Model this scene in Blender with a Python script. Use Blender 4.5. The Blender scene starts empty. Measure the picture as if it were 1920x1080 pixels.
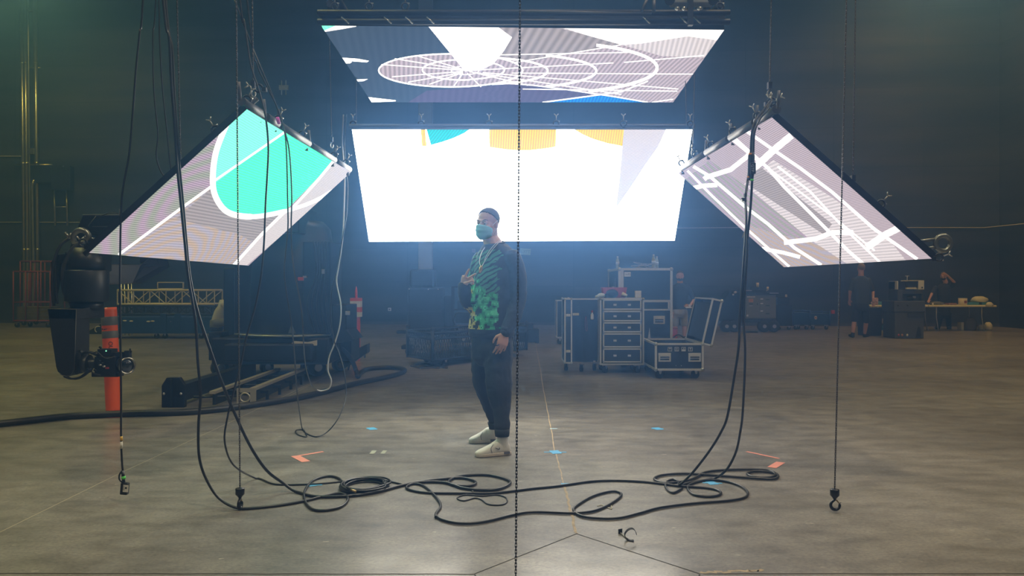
import bpy, bmesh, math, random
from mathutils import Vector, Matrix, noise
from math import sin, cos, pi, radians as R
random.seed(7)
SC = bpy.context.scene
COL = SC.collection
# ------------------------------------------------------------------ camera
F = 1480.0; HZ = 537.0; EYE = 1.22          # focal length in px, horizon row, lens height
cd = bpy.data.cameras.new('camera'); cam = bpy.data.objects.new('camera', cd); COL.objects.link(cam)
cd.sensor_width = 36.0; cd.lens = 36.0 * F / 1920.0; cd.shift_y = (HZ - 540.0) / 1920.0
cd.clip_start = 0.05; cd.clip_end = 200
cam.location = (0, 0, EYE); cam.rotation_euler = (pi / 2, 0, 0); SC.camera = cam
# ------------------------------------------------------------------ world, haze, view
wd = bpy.data.worlds.new('world'); SC.world = wd; wd.use_nodes = True
nt = wd.node_tree; nt.nodes.clear()
wo = nt.nodes.new('ShaderNodeOutputWorld'); wb = nt.nodes.new('ShaderNodeBackground')
wb.inputs[0].default_value = (0.5, 0.65, 0.8, 1); wb.inputs[1].default_value = 0.0
nt.links.new(wb.outputs[0], wo.inputs['Surface'])
HAZE = 0.041
vs = nt.nodes.new('ShaderNodeVolumeScatter')
vs.inputs['Color'].default_value = (0.17, 0.42, 1.0, 1); vs.inputs['Density'].default_value = HAZE  # blue tint lets the haze also stand in for lens glow
vs.inputs['Anisotropy'].default_value = 0.78
nt.links.new(vs.outputs[0], wo.inputs['Volume'])
SC.view_settings.view_transform = 'Standard'; SC.view_settings.look = 'None'
SC.view_settings.gamma = 1.0; SC.view_settings.exposure = 0.0
try: SC.view_settings.use_curve_mapping = False
except Exception: pass
cy = SC.cycles
cy.use_denoising = True; cy.max_bounces = 6; cy.diffuse_bounces = 3; cy.glossy_bounces = 3
cy.volume_bounces = 0; cy.transmission_bounces = 6; cy.transparent_max_bounces = 8
cy.sample_clamp_indirect = 4.0; cy.caustics_reflective = False; cy.caustics_refractive = False
# emission levels of the LED walls and of unseen ceiling lamps, part house light, part added fill
E_WHITE = 8.0; E_LAV = 0.62; E_DARK = 0.105; E_CY = 6.0
LAMP_K = 0.75
def area(name, loc, rot, size, power, col, sy=None):
    d = bpy.data.lights.new(name, 'AREA'); d.energy = power * LAMP_K; d.color = col; d.size = size
    d.shape = 'RECTANGLE'; d.size_y = sy or size; d.spread = R(150)
    o = bpy.data.objects.new(name, d); COL.objects.link(o); o.location = loc; o.rotation_euler = rot
    return o
OLIVE = (0.92, 1.0, 0.52); WARM = (1.0, 0.80, 0.50); NEUT = (1.0, 0.93, 0.84)
for (x, y, p, c) in ((-14, 22, 190, OLIVE), (-13, 15, 270, OLIVE), (-9, 8, 300, OLIVE), (12, 15, 260, WARM), (11.5, 21, 220, WARM), (10, 7, 330, NEUT), (1.5, 1.5, 360, NEUT),
                     (-6, -1, 260, NEUT), (6, -1, 260, NEUT), (1, 15, 170, NEUT)):
    area('ceiling_fill_light', (x, y, 11.2), (0, 0, 0), 0.7, p, c)  # lamps out of view; several added to brighten floor, pipes and tables

# ------------------------------------------------------------------ coordinates measured on the photograph
def W(px, py, Y): return Vector(((px - 960.0) * Y / F, Y, EYE - (py - HZ) * Y / F))
def FY(py): return EYE * F / (py - HZ)
def FL(px, py, h=0.0):
    Y = (EYE - h) * F / (py - HZ); return Vector(((px - 960.0) * Y / F, Y, h))
def ray(px, py): return Vector(((px - 960.0) / F, 1.0, -(py - HZ) / F))
# ------------------------------------------------------------------ materials
MATS = {}
def mat(name, col, rough=0.5, metal=0.0, bump=0.0, bscale=40.0, var=0.0, vscale=6.0, spec=0.5, alpha=None, trans=0.0):
    if name in MATS: return MATS[name]
    m = bpy.data.materials.new(name); m.use_nodes = True; MATS[name] = m
    n = m.node_tree.nodes; l = m.node_tree.links; b = n['Principled BSDF']
    b.inputs['Base Color'].default_value = (*col, 1); b.inputs['Roughness'].default_value = rough
    b.inputs['Metallic'].default_value = metal; b.inputs['Specular IOR Level'].default_value = spec
    if trans: b.inputs['Transmission Weight'].default_value = trans
    if alpha is not None: b.inputs['Alpha'].default_value = alpha
    tc = n.new('ShaderNodeTexCoord')
    if var:
        t = n.new('ShaderNodeTexNoise'); t.inputs['Scale'].default_value = vscale; t.inputs['Detail'].default_value = 5
        l.new(tc.outputs['Object'], t.inputs['Vector'])
        r = n.new('ShaderNodeMapRange'); r.inputs[1].default_value = 0.3; r.inputs[2].default_value = 0.7
        r.inputs[3].default_value = 1 - var; r.inputs[4].default_value = 1 + var
        l.new(t.outputs[0], r.inputs[0])
        x = n.new('ShaderNodeMix'); x.data_type = 'RGBA'; x.blend_type = 'MULTIPLY'; x.inputs[0].default_value = 1
        x.inputs[6].default_value = (*col, 1); l.new(r.outputs[0], x.inputs[7]); l.new(x.outputs[2], b.inputs['Base Color'])
    if bump:
        t = n.new('ShaderNodeTexNoise'); t.inputs['Scale'].default_value = bscale; t.inputs['Detail'].default_value = 4
        l.new(tc.outputs['Object'], t.inputs['Vector'])
        bp = n.new('ShaderNodeBump'); bp.inputs['Strength'].default_value = bump; bp.inputs['Distance'].default_value = 0.01
        l.new(t.outputs[0], bp.inputs['Height']); l.new(bp.outputs[0], b.inputs['Normal'])
    return m
def screen_mat(name, col, strength, lines=0.0, period=0.014, low=None, ang=0.0, beat=None, bper=0.07, bdist=2.0, bc=(0, 0, 0), amp=None):
    """lit LED face: fine pixel-row lines over the colour and, where asked, a coloured interference beat"""
    m = bpy.data.materials.new(name); m.use_nodes = True; MATS[name] = m
    n = m.node_tree.nodes; l = m.node_tree.links; n.clear()
    o = n.new('ShaderNodeOutputMaterial'); e = n.new('ShaderNodeEmission'); l.new(e.outputs[0], o.inputs[0])
    e.inputs[1].default_value = strength; e.inputs[0].default_value = (*col, 1)
    if not lines and not beat: return m
    tc = n.new('ShaderNodeTexCoord')
    def wave(per, kind, rot, dist, loc=(0, 0, 0), dsc=1.0):
        mp = n.new('ShaderNodeMapping'); mp.inputs['Rotation'].default_value = rot; mp.inputs['Location'].default_value = loc; l.new(tc.outputs['Object'], mp.inputs[0])
        w = n.new('ShaderNodeTexWave'); w.wave_type = kind; w.rings_direction = 'SPHERICAL'; w.bands_direction = 'Z'; w.inputs['Scale'].default_value = 0.314 / per
        w.inputs['Distortion'].default_value = dist; w.inputs['Detail'].default_value = 0; w.inputs['Detail Scale'].default_value = dsc
        l.new(mp.outputs[0], w.inputs['Vector']); return w.outputs[0]
    def mix(f, a, c, mode='MIX', fac=1.0):
        x = n.new('ShaderNodeMix'); x.data_type = 'RGBA'; x.blend_type = mode
        if f is None: x.inputs[0].default_value = fac
        else: l.new(f, x.inputs[0])
        for i_, v in ((6, a), (7, c)):
            if isinstance(v, tuple): x.inputs[i_].default_value = (*v, 1)
            else: l.new(v, x.inputs[i_])
        return x.outputs[2]
    cur = (col)
    if beat: cur = mix(wave(bper, 'RINGS', (0, 0, 0), bdist, bc, 1.5), tuple(beat), tuple(col))
    if lines:
        w = wave(period, 'BANDS', (0, ang, 0), 0.0)
        lo = low or (1 - lines,) * 3
        if beat: cur = mix(None, cur, mix(w, tuple(lo), (1.0, 1.0, 1.0)), 'MULTIPLY')
        else: cur = mix(w, tuple(c * q for c, q in zip(col, lo)), tuple(col))
    l.new(cur, e.inputs[0]); return m
# ------------------------------------------------------------------ mesh builder
class MB:
    def __init__(s): s.v = []; s.f = []; s.mi = []; s.sm = []
    def add(s, vs, fs, m=0, smooth=False):
        k = len(s.v); s.v += [Vector(v) for v in vs]
        for f in fs: s.f.append([i + k for i in f]); s.mi.append(m); s.sm.append(smooth)
        return s
    def box(s, c, d, rot=None, m=0, taper=None):
        x, y, z = d[0] / 2, d[1] / 2, d[2] / 2
        vs = [Vector((a * x, b * y, e * z)) for e in (-1, 1) for b in (-1, 1) for a in (-1, 1)]
        if taper:
            for v in vs[4:]: v.x *= taper[0]; v.y *= taper[1]
        if rot is not None:
            M = rot if isinstance(rot, Matrix) else Matrix.Rotation(rot, 3, 'Z'); vs = [M @ v for v in vs]
        c = Vector(c); vs = [v + c for v in vs]
        return s.add(vs, [(0, 2, 3, 1), (4, 5, 7, 6), (0, 1, 5, 4), (2, 6, 7, 3), (0, 4, 6, 2), (1, 3, 7, 5)], m)
    def bx(s, x0, x1, y0, y1, z0, z1, m=0): return s.box(((x0 + x1) / 2, (y0 + y1) / 2, (z0 + z1) / 2), (x1 - x0, y1 - y0, z1 - z0), None, m)
    def tube(s, pts, r, n=8, m=0, closed=False, caps=True, flat=1.0, up=None):
        pts = [Vector(p) for p in pts]; N = len(pts)
        if N < 2: return s
        rs = r if isinstance(r, (list, tuple)) else [r] * N
        k = len(s.v); T = []
        for i in range(N):
            a = pts[(i - 1) % N] if (closed or i > 0) else pts[i]; b = pts[(i + 1) % N] if (closed or i < N - 1) else pts[i]
            t = (b - a); T.append(t.normalized() if t.length > 1e-9 else Vector((0, 0, 1)))
        u = Vector(up) if up else (Vector((0, 0, 1)) if abs(T[0].z) < 0.9 else Vector((1, 0, 0)))
        for i in range(N):
            u = (u - T[i] * u.dot(T[i])); u = u.normalized() if u.length > 1e-6 else T[i].orthogonal().normalized()
            w = T[i].cross(u)
            for j in range(n):
                a = 2 * pi * j / n
                s.v.append(pts[i] + u * (cos(a) * rs[i]) + w * (sin(a) * rs[i] * flat))
        for i in range(N if closed else N - 1):
            for j in range(n):
                a = k + i * n + j; b = k + i * n + (j + 1) % n; i2 = (i + 1) % N
                s.f.append([a, b, k + i2 * n + (j + 1) % n, k + i2 * n + j]); s.mi.append(m); s.sm.append(True)
        if caps and not closed:
            s.f.append([k + j for j in range(n)][::-1]); s.f.append([k + (N - 1) * n + j for j in range(n)]); s.mi += [m, m]; s.sm += [False, False]
        return s
    def cyl(s, a, b, r0, r1=None, n=14, m=0): return s.tube([a, b], [r0, r0 if r1 is None else r1], n, m)
    def lathe(s, prof, c=(0, 0, 0), n=20, m=0, axis=None, sc=(1, 1)):
        k = len(s.v); c = Vector(c); M = axis or Matrix.Identity(3)
        for (r, z) in prof:
            for j in range(n):
                a = 2 * pi * j / n; s.v.append(c + M @ Vector((r * cos(a) * sc[0], r * sin(a) * sc[1], z)))
        for i in range(len(prof) - 1):
            for j in range(n):
                s.f.append([k + i * n + j, k + i * n + (j + 1) % n, k + (i + 1) * n + (j + 1) % n, k + (i + 1) * n + j]); s.mi.append(m); s.sm.append(True)
        s.f.append([k + j for j in range(n)][::-1]); s.f.append([k + (len(prof) - 1) * n + j for j in range(n)]); s.mi += [m, m]; s.sm += [False, False]
        return s
    def ell(s, c, r, rot=None, n=14, m=0):
        k = len(s.v); c = Vector(c); h = n // 2; M = rot or Matrix.Identity(3)
        r = r if isinstance(r, (tuple, list)) else (r, r, r)
        P = [Vector((0, 0, 1))] + [Vector((sin(pi * i / h) * cos(2 * pi * j / n), sin(pi * i / h) * sin(2 * pi * j / n), cos(pi * i / h))) for i in range(1, h) for j in range(n)] + [Vector((0, 0, -1))]
        s.v += [c + M @ Vector((p.x * r[0], p.y * r[1], p.z * r[2])) for p in P]
        fs = [(0, 1 + j, 1 + (j + 1) % n) for j in range(n)]
        for i in range(h - 2):
            for j in range(n): a = 1 + i * n; fs.append((a + j, a + n + j, a + n + (j + 1) % n, a + (j + 1) % n))
        a = 1 + (h - 2) * n; L = len(P) - 1
        fs += [(a + (j + 1) % n, a + j, L) for j in range(n)]
        for f in fs: s.f.append([i + k for i in f]); s.mi.append(m); s.sm.append(True)
        return s
    def prism(s, pts, ext, m=0):
        n = len(pts); pts = [Vector(p) for p in pts]; e = Vector(ext)
        fs = [list(range(n))[::-1], [i + n for i in range(n)]] + [[i, (i + 1) % n, (i + 1) % n + n, i + n] for i in range(n)]
        return s.add(pts + [p + e for p in pts], fs, m)
    def loft(s, rings, m=0, caps=True, smooth=True):
        n = len(rings[0]); k = len(s.v)
        for r in rings: s.v += [Vector(p) for p in r]
        for i in range(len(rings) - 1):
            for j in range(n):
                s.f.append([k + i * n + j, k + i * n + (j + 1) % n, k + (i + 1) * n + (j + 1) % n, k + (i + 1) * n + j]); s.mi.append(m); s.sm.append(smooth)
        if caps:
            s.f.append([k + j for j in range(n)][::-1]); s.f.append([k + (len(rings) - 1) * n + j for j in range(n)]); s.mi += [m, m]; s.sm += [smooth, smooth]
        return s
    def xf(s, M):
        s.v = [M @ v for v in s.v]; return s
    def build(s, name, mats, parent=None, origin=None, world=False, bevel=0, fix=True):
        """world=True: vertices are world coordinates; they are moved into the parent's (or the origin's) frame"""
        off = Vector((0, 0, 0))
        if world and parent is not None: off = world_loc(parent)
        if origin is not None: off = Vector(origin)
        me = bpy.data.meshes.new(name); me.from_pydata([tuple(v - off) for v in s.v], [], s.f)
        if not isinstance(mats, (list, tuple)): mats = [mats]
        for m in mats: me.materials.append(m)
        me.polygons.foreach_set('material_index', s.mi); me.polygons.foreach_set('use_smooth', s.sm)
        if fix:
            bm = bmesh.new(); bm.from_mesh(me); bmesh.ops.recalc_face_normals(bm, faces=bm.faces); bm.to_mesh(me); bm.free()
        me.update()
        o = bpy.data.objects.new(name, me); COL.objects.link(o)
        if parent is not None: o.parent = parent
        elif origin is not None: o.location = off
        if bevel:
            b = o.modifiers.new('bevel', 'BEVEL'); b.width = bevel; b.segments = 2; b.limit_method = 'ANGLE'
        return o
def world_loc(o):
    L = Vector((0, 0, 0))
    while o is not None: L += o.location; o = o.parent
    return L
def tag(o, label=None, cat=None, group=None, kind=None):
    if label: o['label'] = label
    if cat: o['category'] = cat
    if group: o['group'] = group
    if kind: o['kind'] = kind
    return o
def thing(name, label, cat, loc=(0, 0, 0), rz=0.0, group=None):
    o = bpy.data.objects.new(name, None); COL.objects.link(o); o.location = loc; o.rotation_euler = (0, 0, rz)
    o.empty_display_size = 0.1
    return tag(o, label, cat, group)
def copy_tree(o, parent=None, loc=None, rz=None, label=None):
    c = o.copy(); COL.objects.link(c); c.parent = parent
    if loc is not None: c.location = loc
    if rz is not None: c.rotation_euler = (0, 0, rz)
    if label: c['label'] = label
    for ch in list(o.children): copy_tree(ch, c)
    return c
def spline(P, k=6, closed=False):
    P = [Vector(p) for p in P]; n = len(P); out = []
    for i in range(n if closed else n - 1):
        g = lambda j: P[j % n] if closed else P[max(0, min(n - 1, j))]
        a, b, c, d = g(i - 1), g(i), g(i + 1), g(i + 2)
        for q in range(k):
            t = q / k
            out.append(0.5 * ((2 * b) + (c - a) * t + (2 * a - 5 * b + 4 * c - d) * t * t + (3 * b - a - 3 * c + d) * t ** 3))
    if not closed: out.append(P[-1])
    return out
def text(name, s, size, m, parent, loc, rot, ext=0.0006):
    cu = bpy.data.curves.new(name, 'FONT'); cu.body = s; cu.size = size; cu.align_x = 'CENTER'; cu.align_y = 'CENTER'; cu.extrude = ext
    o = bpy.data.objects.new(name + '_src', cu); COL.objects.link(o)
    dg = bpy.context.evaluated_depsgraph_get(); me = bpy.data.meshes.new_from_object(o.evaluated_get(dg))
    bpy.data.objects.remove(o); me.materials.clear(); me.materials.append(m)
    t = bpy.data.objects.new(name, me); COL.objects.link(t); t.parent = parent; t.location = loc; t.rotation_euler = rot
    return t
M_blk = mat('black_paint', (0.018, 0.019, 0.021), 0.45, bump=0.1)
M_blkmat = mat('black_matte', (0.012, 0.013, 0.014), 0.8)
M_rub = mat('black_rubber', (0.014, 0.015, 0.016), 0.42, bump=0.05, bscale=200)
M_alu = mat('aluminium', (0.62, 0.63, 0.64), 0.35, 0.9, bump=0.05)
M_steel = mat('zinc_steel', (0.5, 0.5, 0.5), 0.32, 1.0, bump=0.05, var=0.15)
M_white = mat('white_plastic', (0.7, 0.7, 0.68), 0.5)
M_paper = mat('white_paper', (0.75, 0.74, 0.7), 0.8)
M_chain = mat('chain_steel', (0.16, 0.15, 0.15), 0.3, 0.95)

# ------------------------------------------------------------------ floor
def floor_mat():
    m = bpy.data.materials.new('polished_concrete'); m.use_nodes = True; n = m.node_tree.nodes; l = m.node_tree.links; b = n['Principled BSDF']
    tc = n.new('ShaderNodeTexCoord')
    def nz(sc, det, st=(1, 1, 1), rough=0.6):
        mp = n.new('ShaderNodeMapping'); mp.inputs['Scale'].default_value = st; l.new(tc.outputs['Object'], mp.inputs[0])
        t = n.new('ShaderNodeTexNoise'); t.inputs['Scale'].default_value = sc; t.inputs['Detail'].default_value = det; t.inputs['Roughness'].default_value = rough
        l.new(mp.outputs[0], t.inputs['Vector']); return t.outputs[0]
    def ramp(src, stops):
        r = n.new('ShaderNodeValToRGB'); l.new(src, r.inputs[0]); e = r.color_ramp.elements
        e[0].position, e[0].color = stops[0][0], (*stops[0][1], 1); e[1].position, e[1].color = stops[-1][0], (*stops[-1][1], 1)
        for p, c in stops[1:-1]: q = e.new(p); q.color = (*c, 1)
        return r.outputs[0]
    def mul(a, c, f=1.0):
        x = n.new('ShaderNodeMix'); x.data_type = 'RGBA'; x.blend_type = 'MULTIPLY'; x.inputs[0].default_value = f
        l.new(a, x.inputs[6]); l.new(c, x.inputs[7]); return x.outputs[2]
    base = ramp(nz(0.55, 8, (1, 1, 1)), [(0.3, (0.165, 0.152, 0.140)), (0.5, (0.25, 0.236, 0.218)), (0.72, (0.335, 0.318, 0.295))])
    mott = ramp(nz(5, 8, (0.7, 1.4, 1)), [(0.3, (0.62, 0.62, 0.62)), (0.55, (1, 1, 1)), (0.75, (1.25, 1.24, 1.2))])
    fine = ramp(nz(70, 6, (0.7, 1.0, 1), .75), [(0.3, (0.55, 0.55, 0.55)), (0.5, (1, 1, 1)), (0.7, (1.3, 1.3, 1.3))])
    c = mul(mul(base, mott), fine)
    # pale scratches and chips
    chips = ramp(nz(24, 5, (0.5, 1.1, 1), 0.62), [(0.67, (0, 0, 0)), (0.70, (1, 1, 1))])
    x = n.new('ShaderNodeMix'); x.data_type = 'RGBA'; l.new(chips, x.inputs[0]); l.new(c, x.inputs[6]); x.inputs[7].default_value = (0.48, 0.45, 0.40, 1)
    l.new(x.outputs[2], b.inputs['Base Color'])
    rr = n.new('ShaderNodeMapRange'); l.new(nz(3.0, 6), rr.inputs[0]); rr.inputs[1].default_value = 0.3; rr.inputs[2].default_value = 0.7
    rr.inputs[3].default_value = 0.34; rr.inputs[4].default_value = 0.56; l.new(rr.outputs[0], b.inputs['Roughness'])
    bp = n.new('ShaderNodeBump'); bp.inputs['Strength'].default_value = 0.25; bp.inputs['Distance'].default_value = 0.004
    l.new(nz(22, 5, (0.5, 1.2, 1)), bp.inputs['Height']); l.new(bp.outputs[0], b.inputs['Normal'])
    b.inputs['Specular IOR Level'].default_value = 0.5
    b.inputs['Coat Weight'].default_value = 0.45; b.inputs['Coat Roughness'].default_value = 0.16
    return m
M_floor = floor_mat()
M_joint = mat('joint_dark', (0.035, 0.03, 0.025), 0.8); M_jfill = mat('joint_filler', (0.42, 0.33, 0.22), 0.7, var=0.3, vscale=20)
M_line = mat('scribed_line', (0.5, 0.46, 0.36), 0.6)
WALL0 = W(0, 605, FY(605)); 
BW = lambda x: 26.4 + (x + 17.2) * (23.9 - 26.4) / (14.6 + 17.2)   # y of the back wall at x
XL, XR, YB, ZC = -20.0, 14.75, -7.0, 11.6
fb = MB(); fb.add([(XL, YB, 0), (XR, YB, 0), (XR, BW(XR), 0), (XL, BW(XL), 0)], [(0, 1, 2, 3)], 0)
def ribbon(P, w, m, z):
    P = [Vector((p.x, p.y, z)) for p in P]; L = []
    for i, p in enumerate(P):
        t = (P[min(i + 1, len(P) - 1)] - P[max(i - 1, 0)]).normalized(); nrm = Vector((-t.y, t.x, 0)); L.append((p + nrm * w / 2, p - nrm * w / 2))
    for a, b in zip(L, L[1:]): fb.add([a[0], a[1], b[1], b[0]], [(0, 1, 2, 3)], m)
def wob(P, k=14, a=0.004):
    out = []
    for p, q in zip(P, P[1:]):
        for i in range(k): out.append(p.lerp(q, i / k) + Vector((random.uniform(-a, a), random.uniform(-a, a), 0)))
    return out + [P[-1]]
ribbon(wob([FL(1004, 640), FL(1020, 735), FL(1041, 848), FL(1059, 912)]), 0.008, 2, 0.0008)
ribbon(wob([FL(1059, 912), FL(1070, 958), FL(1081, 1000)], 12, 0.005), 0.014, 2, 0.0008)
ribbon([FL(1081, 1001), FL(890, 1076)], 0.005, 1, 0.0010); ribbon([FL(1081, 1001), FL(1312, 1076)], 0.005, 1, 0.0010)
ribbon(wob([FL(-900, 1074), FL(890, 1077)], 60, 0.003), 0.007, 1, 0.0009); ribbon(wob([FL(1318, 1076), FL(3000, 1076)], 40, 0.003), 0.007, 1, 0.0009)
ribbon([FL(890, 1077), FL(905, 1110)], 0.006, 1, 0.0009); ribbon([FL(1312, 1077), FL(1300, 1110)], 0.006, 1, 0.0009)
ribbon(wob([FL(1318, 1074), FL(1400, 1071), FL(1430, 1068)], 12, 0.012), 0.02, 2, 0.0007)
ribbon([FL(-300, 1140), FL(0, 998), FL(232, 884), FL(390, 811), FL(450, 783), FL(590, 715)], 0.006, 3, 0.0008)
ribbon([FL(540, 744), FL(640, 690)], 0.006, 3, 0.0008)
for a, b in (((170, 770 + 0), (330, 880)),): pass
floor = fb.build('floor', [M_floor, M_joint, M_jfill, M_line]); tag(floor, kind='structure')
# ------------------------------------------------------------------ walls
def wall_mat():
    m = bpy.data.materials.new('black_panel_wall'); m.use_nodes = True; n = m.node_tree.nodes; l = m.node_tree.links; b = n['Principled BSDF']
    tc = n.new('ShaderNodeTexCoord'); sx = n.new('ShaderNodeSeparateXYZ'); l.new(tc.outputs['Object'], sx.inputs[0])
    cx = n.new('ShaderNodeCombineXYZ'); ad = n.new('ShaderNodeMath'); ad.operation = 'ADD'; l.new(sx.outputs[0], ad.inputs[0]); l.new(sx.outputs[1], ad.inputs[1])
    l.new(ad.outputs[0], cx.inputs[0]); l.new(sx.outputs[2], cx.inputs[1])
    br = n.new('ShaderNodeTexBrick'); l.new(cx.outputs[0], br.inputs['Vector']); br.inputs['Scale'].default_value = 1.0
    br.inputs['Brick Width'].default_value = 2.44; br.inputs['Row Height'].default_value = 1.22; br.inputs['Mortar Size'].default_value = 0.012; br.offset = 0.0
    br.inputs['Color1'].default_value = (0.022, 0.024, 0.022, 1); br.inputs['Color2'].default_value = (0.032, 0.034, 0.031, 1); br.inputs['Mortar'].default_value = (0.012, 0.012, 0.012, 1)
    mp = n.new('ShaderNodeMapping'); mp.inputs['Scale'].default_value = (0.14, 0.14, 1.3); l.new(tc.outputs['Object'], mp.inputs[0])
    t = n.new('ShaderNodeTexNoise'); t.inputs['Scale'].default_value = 1.3; t.inputs['Detail'].default_value = 8; l.new(mp.outputs[0], t.inputs['Vector'])
    r = n.new('ShaderNodeMapRange'); l.new(t.outputs[0], r.inputs[0]); r.inputs[1].default_value = 0.35; r.inputs[2].default_value = 0.72; r.inputs[3].default_value = 0.45; r.inputs[4].default_value = 2.6
    x = n.new('ShaderNodeMix'); x.data_type = 'RGBA'; x.blend_type = 'MULTIPLY'; x.inputs[0].default_value = 1
    l.new(br.outputs[0], x.inputs[6]); l.new(r.outputs[0], x.inputs[7]); l.new(x.outputs[2], b.inputs['Base Color'])
    b.inputs['Roughness'].default_value = 0.75; return m
M_wall = wall_mat()
def wall(name, a, b, t):
    """upright slab from a to b (floor points), thickness vector t pointing out of the room"""
    q = MB(); a = Vector((*a, 0)); b = Vector((*b, 0)); t = Vector((*t, 0)); q.prism([a, b, b + t, a + t], (0, 0, ZC))
    return tag(q.build(name, M_wall), kind='structure')
wall('wall_back', (XL, BW(XL)), (XR, BW(XR)), (0, 0.3)); wall('wall_right', (XR, BW(XR) + .3), (XR, YB), (0.3, 0))
wall('wall_left', (XL, BW(XL) + .3), (XL, YB), (-0.3, 0)); wall('wall_front', (XL, YB), (XR, YB), (0, -0.3))
q = MB(); q.bx(XL, XR, YB, BW(XL), ZC, ZC + 0.2); tag(q.build('ceiling', M_blkmat), kind='structure')
q = MB(); q.add([(XL, BW(XL) - .02, 0), (XR, BW(XR) - .02, 0), (XR, BW(XR) - .02, .09), (XL, BW(XL) - .02, .09)], [(0, 1, 2, 3)]); 
tag(q.build('baseboard_back', mat('base_strip', (0.07, 0.07, 0.065), 0.6)), kind='structure')
# ================================================================== LED screens
SM = {
 'white': screen_mat('led_white', (1, 1, 1), E_WHITE),
 'white2': screen_mat('led_white_line', (1, 0.98, 1), 1.5),
 'whiter': screen_mat('led_white_top', (1, 0.99, 1), 2.6),
 'lav': screen_mat('led_lavender', (1.12, 0.95, 1.14), E_LAV, .42, .010, ang=.25),
 'lavm': screen_mat('led_lavender_beat', (1.05, 0.80, 1.12), E_LAV, .45, .0095, ang=.1, beat=(.80, .88, .80), bper=.11, bdist=1.6, bc=(.25, .8, -.1)),
 'lavl': screen_mat('led_lavender_light', (1.0, 0.93, 1.03), 0.92, .30, .011, ang=-.3),
 'lavg': screen_mat('led_grey', (1.0, 0.90, 1.0), 0.50, .35, .014, ang=.2),
 'lavb': screen_mat('led_blue_beat', (0.84, 0.80, 1.05), 0.68, .30, .010, ang=.3, beat=(1.0, .78, .66), bper=.075, bdist=2.2, bc=(.9, .3, .4)),
 'cy': screen_mat('led_turquoise', (0.020, 0.48, 0.17), E_CY, .5, .010, low=(1.2, .33, .66), ang=.2),
 'cyl': screen_mat('led_turquoise_light', (0.055, 0.34, 0.20), E_CY, .5, .013, low=(.9, .5, .72), ang=-.4),
 'yel': screen_mat('led_yellow', (1.0, 0.74, 0.0), 1.2, .4, .022, low=(.85, .62, .6), ang=1.5),
 'cyb': screen_mat('led_cyan', (0.0, 0.82, 0.84), 0.95, .3, .02, ang=.8),
 'dark': screen_mat('led_slate', (0.62, 0.95, 1.55), E_DARK, .15, .02, ang=.3),
 'darkp': screen_mat('led_plum', (1.0, 0.86, 1.75), E_DARK * 1.25, .15, .02, ang=.3),
 'blue': screen_mat('led_blue', (0.0, 0.42, 1.0), 0.9, .5, .03, low=(0, .4, .95), ang=1.2),
}
SK = list(SM)
M_led_frame = mat('led_chassis', (0.02, 0.021, 0.024), 0.4, 0.3, bump=0.05)
M_bar = mat('hanging_bar', (0.13, 0.13, 0.14), 0.5, 0.7, bump=0.05)
M_clampd = mat('clamp_dark', (0.05, 0.055, 0.06), 0.4, 0.6)
M_clampl = mat('clamp_silver', (0.6, 0.6, 0.56), 0.3, 0.9)
def clip(poly, quad):
    """polygon clipped to a convex outline, both in photo pixels"""
    ar = sum(quad[i][0] * quad[(i + 1) % 4][1] - quad[(i + 1) % 4][0] * quad[i][1] for i in range(4)); s = 1 if ar > 0 else -1
    for i in range(4):
        a, b = quad[i], quad[(i + 1) % 4]; out = []
        ins = lambda p: s * ((b[0] - a[0]) * (p[1] - a[1]) - (b[1] - a[1]) * (p[0] - a[0])) >= -1e-6
        for j in range(len(poly)):
            p, q = poly[j - 1], poly[j]; ip, iq = ins(p), ins(q)
            if ip != iq:
                d1 = (b[0] - a[0]) * (p[1] - a[1]) - (b[1] - a[1]) * (p[0] - a[0]); d2 = (b[0] - a[0]) * (q[1] - a[1]) - (b[1] - a[1]) * (q[0] - a[0])
                t = d1 / (d1 - d2); out.append((p[0] + (q[0] - p[0]) * t, p[1] + (q[1] - p[1]) * t))
            if iq: out.append(q)
        poly = out
        if len(poly) < 3: return []
    return poly
def sp2(P, k=6, closed=False): return [(v.x, v.y) for v in spline([(p[0], p[1], 0) for p in P], k, closed)]
def ellp(cx, cy_, rx, ry, a0=0, a1=360, k=48, rot=0):
    o = []
    for i in range(k + 1):
        a = R(a0 + (a1 - a0) * i / k); x, y = rx * cos(a), ry * sin(a); c, s = cos(R(rot)), sin(R(rot)); o.append((cx + x * c - y * s, cy_ + x * s + y * c))
    return o
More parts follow.
